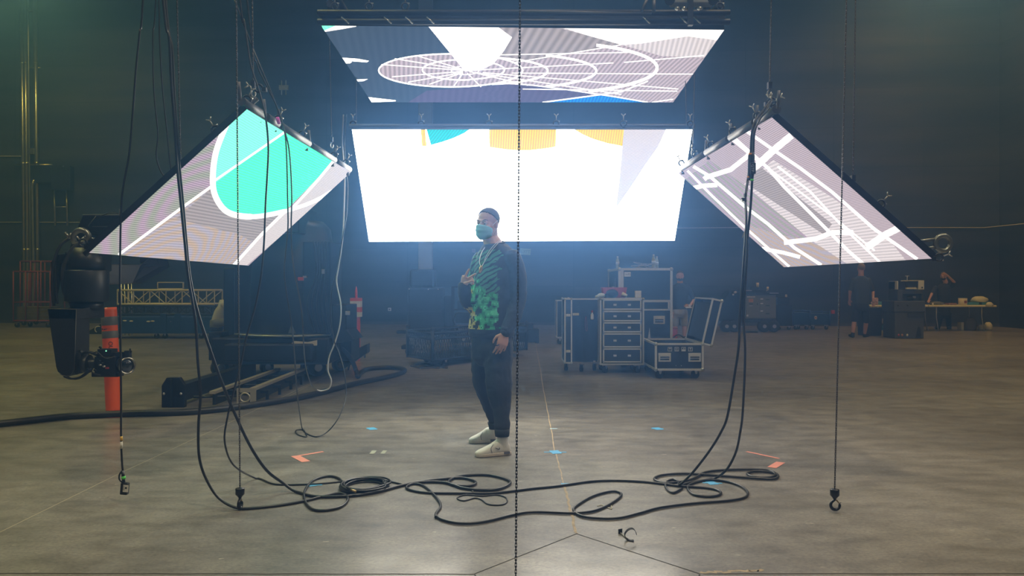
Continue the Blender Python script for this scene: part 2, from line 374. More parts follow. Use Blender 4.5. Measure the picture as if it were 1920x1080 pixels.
class Screen:
    def __init__(s, quad, pts, nu, nv, label, base, facing_cam=True):
        s.q = quad; s.p = [Vector(p) for p in pts]
        n = (s.p[1] - s.p[0]).cross(s.p[3] - s.p[0]).normalized()
        c = sum(s.p, Vector()) / 4
        if n.dot(Vector((0, 0, EYE)) - c) < 0: n = -n
        s.n = n; s.c = c; s.nu, s.nv = nu, nv; s.mb = MB(); s.layer = 0; s.mb.sm = []
        s.t = thing('led_screen', label, 'led screen', c)
        s.poly(list(quad), base)
    def on(s, px, py, lift=0.0):
        r = ray(px, py); o = Vector((0, 0, EYE)); p0 = s.p[0] + s.n * lift
        return o + r * ((p0 - o).dot(s.n) / r.dot(s.n))
    def poly(s, P, k):
        P = clip(P, s.q)
        if not P: return
        s.mb.add([s.on(x, y, 0.0006 * s.layer) for x, y in P], [tuple(range(len(P)))], SK.index(k))
    def fill(s, P, k): s.layer += 1; s.poly(P, k)
    def stroke(s, P, w, k, closed=False):
        s.layer += 1; n = len(P); L = []
        ws = w if isinstance(w, list) else [w] * n
        for i in range(n):
            a = P[(i - 1) % n] if closed or i else P[i]; b = P[(i + 1) % n] if closed or i < n - 1 else P[i]
            d = (b[0] - a[0], b[1] - a[1]); h = math.hypot(*d) or 1; L.append((-d[1] / h, d[0] / h))
        for i in range(n if closed else n - 1):
            j = (i + 1) % n; a, b = P[i], P[j]; u, v = L[i], L[j]; wa, wb_ = ws[i] / 2, ws[j] / 2
            s.poly([(a[0] + u[0] * wa, a[1] + u[1] * wa), (b[0] + v[0] * wb_, b[1] + v[1] * wb_), (b[0] - v[0] * wb_, b[1] - v[1] * wb_), (a[0] - u[0] * wa, a[1] - u[1] * wa)], k)
    def finish(s, depth=0.085):
        s.mb.build('display', [SM[k] for k in SK], s.t, world=True, fix=False)
        # panel chassis: one cabinet per module behind the face
        A, B, C, D = s.p; g = 0.0015
        fr = MB()
        for i in range(s.nu):
            for j in range(s.nv):
                def pt(u, v): return A.lerp(B, u).lerp(D.lerp(C, u), v)
                u0, u1, v0, v1 = i / s.nu, (i + 1) / s.nu, j / s.nv, (j + 1) / s.nv; e = 0.002
                P = [pt(u0 + e, v0 + e), pt(u1 - e, v0 + e), pt(u1 - e, v1 - e), pt(u0 + e, v1 - e)]
                P = [p - s.n * 0.002 for p in P]; fr.prism(P, -s.n * 0.03)
                cc = sum(P, Vector()) / 4; P2 = [cc + (p - cc) * 0.80 - s.n * 0.032 for p in P]; fr.prism(P2, -s.n * (depth - 0.03))
        for (a, b) in ((A, B), (B, C), (C, D), (D, A)):
            a2, b2 = a - s.n * 0.002, b - s.n * 0.002
            inn = (s.c - (a + b) / 2).normalized() * 0.035
            fr.prism([a2 - s.n * 0.0, b2, b2 + inn, a2 + inn], -s.n * (depth - 0.002))
        fr.build('panel_chassis', M_led_frame, s.t, world=True)
def clamp(parent, p, d, s=1.0, lab=None):
    """half-coupler with wing handle: p in world, d direction the wing handle points"""
    d = Vector(d).normalized(); e = Vector((0, 1, 0)).cross(d); e = e.normalized() if e.length > .1 else Vector((1, 0, 0)); n = d.cross(e)
    a = MB(); ring = [p + d * (0.028 * cos(t) * s) + e * (0.028 * sin(t) * s) for t in [R(x) for x in range(-150, 160, 22)]]
    a.tube(ring, 0.008 * s, 6); a.box(p - d * 0.045 * s, (0.03 * s, 0.035 * s, 0.03 * s))
    c = a.build('clamp', M_clampd, parent, world=True)
    w = MB(); q = p + d * 0.036 * s; w.tube([q, q + d * 0.045 * s], 0.005 * s, 6)
    w.tube([q + d * .04 * s, q + d * 0.062 * s + e * 0.022 * s], [0.006 * s, 0.004 * s], 6); w.tube([q + d * .04 * s, q + d * 0.062 * s - e * 0.022 * s], [0.006 * s, 0.004 * s], 6)
    w.tube([q - e * .02 * s - d * .01 * s, q + e * .035 * s - d * .012 * s], 0.005 * s, 6)
    w.build('wing_handle', M_clampl, c, world=True)
    if lab: c['label'] = lab
    return c
# ---- back screen (5 x 2 modules of 0.6 m), leaning out over the stage
QB = [(660, 243), (1298, 243), (1265, 451), (692, 453)]
PB = [(-1.401, 6.91, 2.594), (1.598, 6.99, 2.609), (1.604, 7.76, 1.672), (-1.396, 7.68, 1.657)]
Zt = 6.95; Zb = 7.70
PB = [W(660, 243, 6.92), W(1298, 243, 6.97), W(1265, 451, 7.72), None]; 
# exact plane through three corners
def plane_fill(P, q3):
    n = (P[1] - P[0]).cross(P[2] - P[1]).normalized(); o = Vector((0, 0, EYE)); r = ray(*q3); return o + r * ((P[0] - o).dot(n) / r.dot(n))
PB[3] = plane_fill(PB, (692, 453))
SB = Screen(QB, PB, 5, 2, 'widest led screen, nearly all white with yellow and cyan blocks along its top edge', 'white')
SB.fill([(789, 240), (797, 240), (800, 274), (791, 274)], 'yel')
SB.fill([(799, 240), (884, 240), (870, 250), (850, 259), (830, 266), (808, 272)], 'cyb')
SB.fill([(917, 240), (1043, 240), (1042, 275), (1020, 279), (990, 282), (955, 281), (918, 276)], 'yel')
SB.fill([(1073, 240), (1170, 240), (1167, 274), (1140, 269), (1110, 260), (1090, 251)], 'yel')
SB.fill([(1170, 240), (1250, 240), (1234, 275), (1208, 312), (1182, 352), (1155, 390), (1162, 330)], 'lavl')
SB.finish()
tr = MB(); tr.tube([W(655, 237, 6.98), W(1302, 237, 7.03)], 0.022, 10); tr.build('hanging_bar', M_bar, SB.t, world=True)
for px in (662, 790, 917, 1043, 1169, 1294): clamp(SB.t, W(px, 232, 7.0), (0, 0, 1), 0.9)
# ---- top screen (5 x 3 modules), lying overhead face down
QT = [(602, 48), (1358, 56), (1262, 192), (697, 192)]
PT = [W(602, 48, 5.75), W(1358, 56, 5.80), W(1262, 192, 7.78), None]; PT[3] = plane_fill(PT, (697, 192))
ST = Screen(QT, PT, 5, 3, 'overhead led screen lying face down, slate grey with a pale dartboard of rings', 'dark')
ST.fill([(760, 195), (1000, 195), (1040, 170), (1100, 195), (1300, 195), (1300, 100), (1000, 120), (930, 160), (800, 170)], 'darkp')
ST.fill([(602, 44), (668, 48), (668, 50), (640, 55), (608, 60)], 'white2'); ST.fill([(602, 44), (632, 47), (606, 58)], 'cyl')
ST.fill([(640, 108), (670, 110), (692, 114), (688, 117), (660, 115), (640, 112)], 'whiter'); ST.fill([(644, 113), (660, 116), (656, 119), (646, 119)], 'whiter')
ST.fill([(668, 149), (690, 148), (682, 152), (670, 153)], 'whiter'); ST.fill([(690, 182), (742, 188), (742, 190), (695, 192)], 'whiter')
# pale fans
ST.fill([(802, 48), (1362, 54), (1262, 195), (1120, 195), (1063, 165), (1000, 160), (940, 158), (872, 134)], 'lav')
ST.fill([(905, 48), (1050, 50), (1165, 83), (1120, 92), (1000, 114), (930, 105), (880, 90)], 'lavg')
ST.fill([(1040, 50), (1362, 54), (1340, 90), (1320, 108), (1240, 105), (1165, 84), (1100, 66)], 'lavl')
ST.fill([(1050, 50), (1362, 54), (1348, 76), (1290, 68), (1200, 82), (1165, 84), (1100, 66)], 'white2')
ST.fill(ellp(845, 132, 135, 31), 'lav')
ST.fill([(1000, 160), (1063, 165), (1120, 180), (1090, 195), (980, 195), (900, 175)], 'darkp')
ST.fill([(802, 48), (930, 48), (960, 70), (945, 95), (925, 120), (900, 132), (872, 134)], 'whiter')
ST.fill([(1017, 192), (1060, 186), (1100, 181), (1127, 179), (1160, 183), (1190, 187), (1215, 194), (1017, 195)], 'blue')
ST.stroke(ellp(845, 132, 135, 31), 2.6, 'whiter'); ST.stroke(ellp(868, 131, 76, 19, 80, 300), 2.4, 'whiter'); ST.stroke(ellp(868, 131, 78, 18, -60, 80), 2.4, 'whiter')
ST.stroke(ellp(872, 132, 26, 8), 1.8, 'white2'); ST.stroke(ellp(900, 133, 127, 25, -80, 80), 3.4, 'whiter')
ST.stroke(ellp(940, 133, 178, 33, -62, 62), 4.0, 'whiter'); ST.stroke(ellp(990, 127, 242, 50, -58, 62), 5.5, 'whiter')
for a in ((715, 121, 870, 132), (740, 110, 870, 131), (780, 104, 868, 130), (735, 144, 868, 134), (765, 154, 868, 136), (805, 158, 868, 136), (850, 163, 868, 137), (902, 163, 876, 137), (990, 160, 880, 134),
          (1300, 139, 960, 137), (1272, 167, 905, 136), (1165, 177, 890, 136), (1320, 104, 1170, 117), (1150, 118, 900, 131), (1190, 98, 880, 104), (1270, 171, 980, 167), (1262, 186, 1222, 192), (1165, 84, 960, 118)):
    ST.stroke([(a[0], a[1]), (a[2], a[3])], 2.0, 'white2')
ST.stroke([(940, 155), (1000, 160), (1063, 168), (1150, 181), (1215, 192)], 2.4, 'white2'); ST.stroke([(1017, 192), (1100, 181), (1165, 172), (1215, 152)], 2.6, 'white2')
ST.finish()
# ---- left screen (4 x 2 modules)
def side(q, za, zb, label, base):
    P = [W(*q[0], za), W(*q[1], zb), None, None]
    return P
QL = [(463, 205), (658, 323), (466, 498), (167, 474)]
PL = [W(463, 205, 4.46), W(658, 323, 6.86), W(466, 498, 6.85), None]; PL[3] = plane_fill(PL, (167, 474))
SL = Screen(QL, PL, 4, 2, 'slanting led screen on the left side, turquoise blob with white outline over lavender', 'lavm')
SL.fill([(413, 240), (400, 330), (401, 342), (233, 476), (150, 470)], 'lavm')
SL.fill([(398, 352), (540, 400), (560, 395), (470, 470), (437, 500), (240, 480), (225, 475)], 'lavb')
SL.fill([(398, 352), (540, 400), (640, 350), (500, 470), (450, 440), (330, 410)], 'lavg')
SL.fill([(460, 500), (437, 498), (530, 400), (620, 350), (658, 330)], 'lavl'); SL.fill([(625, 303), (660, 322), (640, 345), (548, 390), (580, 350)], 'lavl')
blob = sp2([(420, 245), (399, 330), (403, 365), (420, 392), (445, 402), (480, 402), (530, 395), (560, 370), (625, 303)], 8)
SL.fill(blob + [(463, 200), (440, 215)], 'cy')
SL.fill([(463, 200), (535, 246), (405, 342), (402, 330), (406, 290), (420, 240)], 'cyl')
SL.stroke(sp2([(425, 232), (405, 285), (399, 335), (404, 368), (423, 395), (452, 405), (490, 405), (545, 393), (600, 372), (662, 332)], 8), [11] * 45 + [9] * 10 + [7] * 12 + [6] * 20, 'white2')
SL.stroke([(538, 245), (470, 292), (402, 339)], 4.2, 'white2'); SL.stroke([(400, 347), (340, 390), (222, 478)], 5.0, 'white2')
SL.stroke([(627, 300), (590, 345), (548, 390)], 5.0, 'white2'); SL.stroke([(534, 397), (490, 440), (436, 500)], 5.5, 'white2')
SL.finish(.04)
# ---- right screen (4 x 2 modules)
QR = [(1447, 220), (1272, 325), (1470, 501), (1747, 485)]
PR = [W(1447, 220, 4.60), W(1272, 325, 6.95), W(1470, 501, 6.93), None]; PR[3] = plane_fill(PR, (1747, 485))
SR = Screen(QR, PR, 4, 2, 'slanting led screen on the right side, lavender crossed by white street-map lines', 'lav')
SR.fill([(1340, 240), (1400, 400), (1560, 500), (1700, 500), (1500, 330), (1455, 270)], 'lav')
SR.fill([(1395, 345), (1450, 300), (1560, 370), (1660, 440), (1700, 490), (1560, 500), (1470, 420)], 'lavl')
SR.fill([(1280, 340), (1400, 430), (1470, 505), (1560, 500), (1520, 450), (1400, 350), (1330, 300)], 'lavm')
SR.fill([(1395, 420), (1470, 505), (1590, 496), (1520, 450), (1460, 440)], 'lavb')
SR.fill([(1410, 300), (1560, 420), (1545, 440), (1400, 345)], 'lavg')
def rs(P, w, k='white2'): SR.stroke(P, w, k)
rs([(1400, 246), (1440, 274), (1500, 315), (1560, 360), (1640, 430), (1720, 486)], 6)
rs([(1376, 258), (1400, 280), (1440, 315), (1470, 350), (1520, 400), (1590, 470), (1620, 496)], 6)
rs([(1484, 254), (1450, 282), (1420, 310), (1405, 320)], 13); rs([(1405, 290), (1370, 318), (1325, 332), (1320, 336)], 9)
rs([(1300, 312), (1330, 330), (1400, 390), (1440, 420), (1490, 465), (1540, 497)], 6); rs([(1289, 320), (1330, 362), (1390, 420), (1440, 465), (1480, 500)], 4.5)
rs([(1294, 354), (1320, 348), (1345, 347)], 8); rs([(1470, 455), (1530, 448), (1560, 436), (1600, 436)], 9); rs([(1428, 466), (1470, 474), (1500, 482)], 7)
rs([(1625, 464), (1660, 440), (1690, 425)], 13); rs([(1372, 262), (1420, 302)], 3); rs([(1458, 312), (1520, 360), (1580, 425), (1650, 492)], 4)
rs([(1420, 300), (1560, 405), (1640, 470)], 3)
SR.finish(.04)
# ---- rigging along the side screens' inner edges: pipe in sections, hooks and wing clamps
def rig(S, a, b, za, zb, secs, clamps, side_):
    for (u, v) in secs:
        p0 = W(a[0] + (b[0] - a[0]) * u, a[1] + (b[1] - a[1]) * u, 1 / ((1 - u) / za + u / zb)); p1 = W(a[0] + (b[0] - a[0]) * v, a[1] + (b[1] - a[1]) * v, 1 / ((1 - v) / za + v / zb))
        m = MB(); m.tube([p0, p1], 0.026, 10); up = Vector((0, 0, 1))
        d = (p1 - p0).normalized()
        m.tube([p0 - d * .02, p0 + up * 0.05 - d * .03, p0 + up * .10 - d * .04], 0.010, 6)
        m.tube([p1 - d * .05 - up * .03, p1 - up * 0.06 - d * .05], 0.014, 6)
        m.build('hanging_bar', M_bar, S.t, world=True)
    for u in clamps:
        p = W(a[0] + (b[0] - a[0]) * u, a[1] + (b[1] - a[1]) * u - 10, 1 / ((1 - u) / za + u / zb)); clamp(S.t, p, (side_ * .5, 0, 1), .8)
rig(SL, (453, 190), (655, 318), 4.45, 6.84, ((0, .19), (.23, .33), (.36, .62), (.64, .86), (.88, 1.0)), (.05, .34, .56, .86, .97), 1)
rig(SR, (1456, 205), (1274, 318), 4.58, 6.93, ((0, .2), (.22, .47), (.49, .72), (.74, .98)), (.02, .2, .45, .68, .84, .98), -1)
m = MB(); m.tube([W(520, 220, 4.85), W(523, 232, 4.87)], 0.011, 8); m.build('pink_tape', mat('pink_tape', (0.9, 0.15, 0.75), 0.5), SL.t, world=True)['label'] = 'magenta tape flag'
# outer pipes with couplers on the low edges (behind)
def outer(S, pts, cl, ends):
    m = MB(); m.tube(pts, 0.017, 8); m.build('hanging_bar', M_blk, S.t, world=True)
    for p, d in cl: clamp(S.t, p, d, .8)
n_ = SL.n
A_, D_ = PL[0] - n_ * .06 + (PL[1] - PL[0]) * .05, PL[3] - n_ * .06 + (PL[1] - PL[0]) * .05
outer(SL, [A_.lerp(D_, -0.06), A_.lerp(D_, 1.06)], [(A_.lerp(D_, -0.07) + Vector((0, 0, .05)), (-1, 0, .25)), (A_.lerp(D_, 1.05) + Vector((-.02, 0, .06)), (-.7, 0, .7)), (W(404, 243, 4.6), (-.5, 0, .8))], None)
n_ = SR.n; A_, D_ = PR[0] - n_ * .06 + (PR[1] - PR[0]) * .05, PR[3] - n_ * .06 + (PR[1] - PR[0]) * .05
outer(SR, [A_.lerp(D_, -0.04), A_.lerp(D_, 1.02)], [(A_.lerp(D_, -0.03) + Vector((.03, 0, .05)), (1, 0, .5)), (A_.lerp(D_, 1.04) + Vector((.03, 0, .0)), (1, 0, .3)), (W(1652, 382, 4.75), (.6, 0, .7))], None)
# coupler and short arms at the right screen's low corner
m = MB(); c0 = W(1768, 456, 4.62)
m.tube([c0 + Vector((.045 * cos(t), 0, .045 * sin(t))) for t in [R(x) for x in range(0, 360, 24)]], 0.014, 8, closed=True)
m.tube([W(1722, 452, 4.62), W(1752, 449, 4.62)], 0.009, 8); m.tube([W(1738, 465, 4.62), W(1758, 463, 4.62)], 0.008, 8)
m.build('coupler', mat('worn_coupler', (0.25, 0.26, 0.22), 0.35, 0.8), SR.t, world=True)
m = MB(); c0 = W(152, 446, 4.5)
m.tube([c0 + Vector((.045 * cos(t), 0, .045 * sin(t))) for t in [R(x) for x in range(-20, 230, 24)]], 0.016, 8)
m.tube([W(158, 444, 4.5), W(188, 452, 4.55)], 0.010, 8); m.tube([W(122, 436, 4.5), W(130, 446, 4.5)], 0.008, 6); m.tube([W(134, 437, 4.5), W(130, 447, 4.5)], 0.008, 6)
m.build('coupler', mat('worn_coupler', (0.25, 0.26, 0.22), 0.35, 0.8), SL.t, world=True)
# ---- truss frame carrying the top screen
t = thing('overhead_truss', 'black steel truss frame above the overhead led screen with pale fittings', 'truss', (0, 5.7, 3.2))
y0 = 5.78
m = MB()
for (ya, za) in ((5.72, W(0, 41, 5.72).z), (5.72, W(0, 24, 5.72).z)): m.tube([Vector((W(596, 0, 5.72).x, ya, za)), Vector((W(1368, 0, 5.72).x, ya, za))], 0.024, 8)
m.bx(W(600, 0, 5.72).x, W(1364, 0, 5.72).x, 5.78, 5.80, W(0, 43, 5.78).z, W(0, 25, 5.78).z)
m.build('front_beam', M_blk, t, world=True)
m = MB()
for x in (-1.35, 1.55):
    m.tube([Vector((x, 5.86, 3.44)), Vector((x, 7.8, 3.44))], 0.03, 8); m.tube([Vector((x, 5.86, 3.32)), Vector((x, 7.8, 3.32))], 0.03, 8)
m.tube([Vector((-1.35, 7.75, 3.38)), Vector((1.55, 7.75, 3.38))], 0.03, 8)
m.build('side_beam', M_blk, t, world=True)
m = MB(); m.tube([W(985, 22, 5.66), W(1222, 25, 5.66)], 0.008, 8); m.tube([W(1226, 24, 5.66), W(1226, -4, 5.66)], 0.012, 8); m.tube([W(1203, 22, 5.66), W(1214, -4, 5.66)], 0.010, 8)
m.build('brace', M_bar, t, world=True)
for px in (628, 692, 760, 1350): clamp(t, W(px, 12, 5.72), (0, 0, 1), 0.9)
for px in (640, 720, 760, 800, 1205, 1275, 1300):
    m = MB(); m.tube([W(px, 32, 5.69), W(px + 14, 44, 5.69)], 0.005, 6); m.build('safety_clip', M_clampl, t, world=True)
hz = thing('chain_hoist', 'grey hoist carriage with round wheels above the right end of the overhead screen', 'hoist', W(1297, 5, 5.6))
m = MB(); m.box(W(1297, 3, 5.62), (0.30, 0.10, 0.05)); m.build('carriage', mat('hoist_grey', (0.35, 0.36, 0.36), 0.4, 0.5), hz, world=True, bevel=.006)
for px in (1256, 1337):
    m = MB(); m.tube([W(px, 0, 5.56), W(px, 0, 5.62)], 0.036, n=20); m.build('wheel', M_clampd, hz, world=True)
m = MB(); m.bx(W(1290, 0, 5.55).x, W(1299, 0, 5.55).x, 5.53, 5.57, W(0, 48, 5.55).z, W(0, -30, 5.55).z); m.build('mounting_strap', M_blk, hz, world=True)
for px in (1270, 1283, 1312): m = MB(); m.ell(W(px, 16, 5.6), (0.02, .02, .014)); m.build('pulley', M_clampl, hz, world=True)
# ================================================================== chains
def chain_mb(top, bot, pitch=0.0121, r=0.0026, w=0.0066):
    """links from bot upward to top"""
    m = MB(); top, bot = Vector(top), Vector(bot); L = (top - bot).length; d = (top - bot) / L; n = int(L / pitch)
    e = Vector((1, 0, 0)); e = (e - d * e.dot(d)).normalized(); g = d.cross(e); ol = pitch + 2 * r; hs = (ol - w) / 2
    pth = []
    for k in range(12):
        a = 2 * pi * (k + .5) / 12; pth.append((cos(a) * w / 2, sin(a) * w / 2 + (hs if sin(a) > 0.01 else -hs if sin(a) < -0.01 else 0)))
    for i in range(n):
        c = bot + d * pitch * (i + 0.5); u, v = (e, g) if i % 2 else (g, e)
        P = [c + u * a + d * b for a, b in pth]; K = len(m.v)
        for q, p in enumerate(P):
            rad = (p - c); o = rad.normalized()
            for ang in (45, 135, 225, 315): m.v.append(p + o * (cos(R(ang)) * r) + v * (sin(R(ang)) * r))
        for q in range(12):
            for j in range(4):
                q2 = (q + 1) % 12; m.f.append([K + q * 4 + j, K + q * 4 + (j + 1) % 4, K + q2 * 4 + (j + 1) % 4, K + q2 * 4 + j]); m.mi.append(0); m.sm.append(True)
    return m
def chain_to(px0, py0, px1, py1, Z, zt=5.0, Z0=None):
    """two image points on the chain -> straight chain from the lower one up to height zt"""
    a = W(px1, py1, Z); b = W(px0, py0, Z0 or Z); d = (b - a).normalized(); return a, a + d * ((zt - a.z) / d.z)
def hook_block(t, p, rot, s=1.0):
    M = Matrix.Translation(p) @ Matrix.Rotation(rot, 4, 'Z')
    m = MB(); m.lathe([(0.003, 0), (.006, -.001), (.023, -.004), (.0245, -.007), (.0245, -.036), (.021, -.040), (.010, -.052), (.009, -.056)], n=20); m.xf(M)
    m.build('hook_block', mat('hook_black', (0.02, 0.021, 0.024), 0.3, 0.4, spec=0.7), t, world=True)
    m = MB(); P = [(0, -.052), (0, -.060)] + [(0.006 + .0245 * cos(a) - .003, -.089 + .0245 * sin(a)) for a in [R(x) for x in range(112, 385, 15)]] + [(.036, -.074)]
    rr_ = [.008, .008] + [.0075 + .0035 * sin(R(i * 10)) for i in range(len(P) - 4)] + [.0035, .001]
    m.tube([Vector((x, 0, z)) for x, z in P], rr_, 8, flat=.8, up=(0, 1, 0)); m.xf(M)
    m.build('hook', mat('hook_black', (0.02, 0.021, 0.024), 0.3), t, world=True)
    m = MB(); m.prism([(.002, -.004, -.060), (.012, -.004, -.060), (.026, -.004, -.079), (.022, -.004, -.082)], (0, .008, 0)); m.xf(M)
    m.build('latch', mat('brass_latch', (0.35, 0.27, 0.14), 0.4, 0.7), t, world=True)
for (x0, y0_, x1, y1, Z, lab, hook, zt) in (
    (1587, 0, 1565, 916, 4.26, 'steel chain ending in an open black hook just above the bare floor at right', 0.0, 5.0),
    (443, 0, 450, 914, 4.31, 'steel chain whose hook, seen edge on, hangs above the cable loops at left', pi / 2, 5.0)):
    a, b = chain_to(x0, y0_, x1, y1, Z, zt); t = thing('hoist_chain', lab, 'chain', a)
    chain_mb(b, a).build('chain_links', M_chain, t, world=True); hook_block(t, a, hook)
M_bchain = mat('chain_black', (0.05, 0.05, 0.052), 0.33, 0.8)
a, b = chain_to(975, 0, 967, 1080, 2.89, 4.5); d = (a - b).normalized(); a = a + d * ((a.z - .0) / -d.z) * 0.92
t = thing('hoist_chain', 'nearest chain, heavy dark links running the full height of the picture beside the man', 'chain', a)
chain_mb(b, a).build('chain_links', M_bchain, t, world=True)
def plain_chain(x0, y0_, x1, y1, Z, lab, zt=4.5, hook=True, Z0=None):
    a, b = chain_to(x0, y0_, x1, y1, Z, zt, Z0); t = thing('hoist_chain', lab, 'chain', a); chain_mb(b, a).build('chain_links', M_chain, t, world=True)
    if hook:
        m = MB(); m.box(a + Vector((0, 0, .03)), (.022, .03, .04)); m.build('hook_block', M_clampd, t, world=True)
        m = MB(); m.tube([a + Vector((.012 * cos(t_), 0, -.02 + .022 * sin(t_))) for t_ in [R(q) for q in range(100, 400, 25)]], .005, 6); m.build('hook', M_clampl, t, world=True)
    return t
plain_chain(332, 0, 339, 318, 4.62, 'thin chain dropping behind the dark outer edge of the turquoise screen')
plain_chain(473, 0, 475, 168, 4.55, 'chain holding the top corner of the turquoise screen')
plain_chain(619, 120, 622, 268, 6.72, 'thin chain holding the inner far end of the turquoise screen', zt=5.5)
plain_chain(1446, 0, 1443, 170, 4.72, 'chain holding the top corner of the street-map screen')
plain_chain(1302, 150, 1299, 282, 6.85, 'thin chain holding the inner far end of the street-map screen', zt=5.5)
plain_chain(1604, 0, 1599, 344, 4.9, 'thin chain dropping behind the dark outer edge of the street-map screen')
plain_chain(668, 165, 668, 232, 7.0, 'thin chain at the left top corner of the widest screen', zt=3.15, hook=False)
plain_chain(1286, 190, 1287, 232, 7.05, 'thin chain at the right top corner of the widest screen', zt=3.15, hook=False)
# ================================================================== cables
M_cab = mat('cable_black', (0.016, 0.017, 0.018), 0.35, spec=0.6)
M_cabg = mat('cable_grey', (0.42, 0.42, 0.44), 0.45)
def pt3(p, r):
    if len(p) == 3: return W(*p)
    return FL(p[0], p[1], r)
def cable(lab, P, r, name='power_cable', cat='cable', mt=None, k=6, group=None, closed=False, lift=0.0):
    Q = [pt3(p, r + lift) for p in P]; S = spline(Q, k, closed)
    S = [Vector((q.x, q.y, max(q.z, r + .0002))) for q in S]
    m = MB(); m.tube(S, r, 8, closed=closed)
    o = m.build(name, mt or M_cab, None, origin=S[0], world=True); return tag(o, lab, cat, group)
def up(P, n=1.4):  # continue a hanging cable upward out of the picture
    a = W(*P[0]); b = W(*P[1]); d = (a - b).normalized(); d = Vector((d.x * .5, d.y * .5, max(d.z, .6))).normalized(); c = a + d * n
    Y = c.y; return [(960 + c.x * F / Y, HZ - (c.z - EYE) * F / Y, Y)] + P
# weighted cable at the far left
t = thing('hanging_cable', 'lone black cable hanging at left with a small labelled box on its end', 'cable', W(234, 928, 4.45))
P = up([(268, 0, 4.45), (262, 60, 4.45), (255, 130, 4.45), (249, 210, 4.45), (242, 290, 4.45), (231, 350, 4.45), (227, 400, 4.45), (225, 520, 4.45), (226, 640, 4.45), (227, 740, 4.45), (227, 820, 4.45), (229, 870, 4.45), (231, 886, 4.45)])
m = MB(); m.tube(spline([W(*p) for p in P], 6), 0.0058, 8); m.build('cord', M_cab, t, world=True)
for (ya, yb, mt, nm, r) in ((818, 826, mat('yellow_tape', (0.8, 0.5, 0.08), .5), 'yellow_tape', .0068), (828, 841, M_paper, 'white_tape', .0068), (893, 898, mat('green_tape', (0.15, 0.85, 0.15), .5), 'green_tape', .011)):
    m = MB(); m.tube([W(227.5 if ya < 850 else 231.5, ya, 4.45), W(227.8 if ya < 850 else 232, yb, 4.45)], r, 10); m.build(nm, mt, t, world=True)
m = MB(); m.tube(spline([W(229, 883, 4.45), W(224, 890, 4.45), W(224, 899, 4.45), W(230, 905, 4.45)], 5), 0.005, 6); m.tube([W(230, 882, 4.45), W(232, 904, 4.45)], .009, 8); m.build('cable_clip', M_cab, t, world=True)
tl = Matrix.Rotation(R(5), 3, 'Y')
m = MB(); m.box(W(234, 916, 4.45), (.040, .03, .066), tl); m.build('connector_box', M_rub, t, world=True, bevel=.004)
m = MB(); m.box(W(235.5, 916, 4.433), (.030, .001, .040), tl); lb = m.build('label', M_paper, t, world=True)
m = MB(); m.box(W(236, 915, 4.4315), (.010, .0006, .010), tl)
for i in range(4): m.box(W(231.5, 911 + i * 2.4, 4.4315), (.009, .0006, .0016), tl)
m.build('print', M_blk, lb, world=True)
# thin ones behind the turquoise screen
cable('thin black cable dropping behind the turquoise screen, leftmost of three', up([(292, 0, 4.8), (287, 60, 4.8), (287, 130, 4.8), (290, 190, 4.8), (296, 250, 4.8), (293, 290, 4.8), (300, 318, 4.8), (312, 336, 4.8)]), 0.0042)
cable('thin black cable dropping behind the turquoise screen, middle of three', up([(298, 0, 4.78), (300, 90, 4.78), (305, 170, 4.78), (313, 245, 4.78), (318, 300, 4.78), (322, 330, 4.78)]), 0.0042)
cable('thin black cable dropping behind the turquoise screen, rightmost of three', up([(312, 0, 4.8), (318, 80, 4.8), (322, 160, 4.8), (330, 250, 4.8), (333, 300, 4.8), (338, 330, 4.8)]), 0.0042)
# two heavy ones in front of the turquoise screen that reach the floor
r_ = 0.0088
PA = up([(306, 0, 4.36), (317, 70, 4.36), (321, 150, 4.36), (327, 230, 4.36), (332, 310, 4.36), (338, 370, 4.36), (346, 450, 4.36), (353, 520, 4.36), (366, 600, 4.36), (371, 680, 4.36), (376, 740, 4.36), (372, 800, 4.36), (374, 860, 4.36), (390, 905, 4.35), (415, 938, 4.34)])
FA = [(455, 954), (520, 948), (568, 940), (605, 931), (635, 925), (650, 930), (651, 940), (637, 951), (610, 957), (587, 955), (573, 942), (571, 922), (587, 901), (615, 893), (635, 897), (646, 910), (655, 918), (663, 920)]
cable('heavy black cable sagging left of the hook, looping once before the cable coil', PA + FA, 0.0078)
PB_ = up([(310, 0, 4.42), (322, 90, 4.42), (326, 170, 4.42), (331, 240, 4.42), (336, 310, 4.42), (342, 370, 4.42), (349, 450, 4.42), (356, 520, 4.42), (372, 590, 4.42), (392, 650, 4.44), (414, 712, 4.46), (440, 775, 4.5), (470, 838, 4.54), (500, 882, 4.6), (530, 905, 4.68)])
FB = [(555, 922), (592, 931), (655, 930), (705, 923), (755, 910), (790, 904), (835, 905), (867, 915), (905, 919), (935, 917), (956, 907), (950, 899), (917, 891), (880, 891), (852, 896), (841, 904), (852, 910), (880, 911), (892, 906), (885, 900), (860, 896), (805, 901), (767, 907)]
cable('heavy black cable crossing diagonally past the left hook to the loops by the coil', PB_ + FB, r_)
cable('thinner black cable hanging over the turquoise screen and trailing to the coil', up([(450, 0, 4.5), (458, 40, 4.5), (470, 120, 4.48), (486, 170, 4.45), (498, 220, 4.42), (503, 275, 4.42), (501, 330, 4.42), (498, 380, 4.42), (495, 455, 4.42), (489, 520, 4.42), (477, 580, 4.43), (462, 631, 4.44), (452, 680, 4.46), (438, 735, 4.48), (426, 785, 4.5), (421, 825, 4.52), (431, 862, 4.6), (450, 882, 4.72)]) + [(480, 897), (517, 908), (580, 908), (640, 903), (680, 897), (715, 900), (745, 906), (760, 910)], 0.0055)
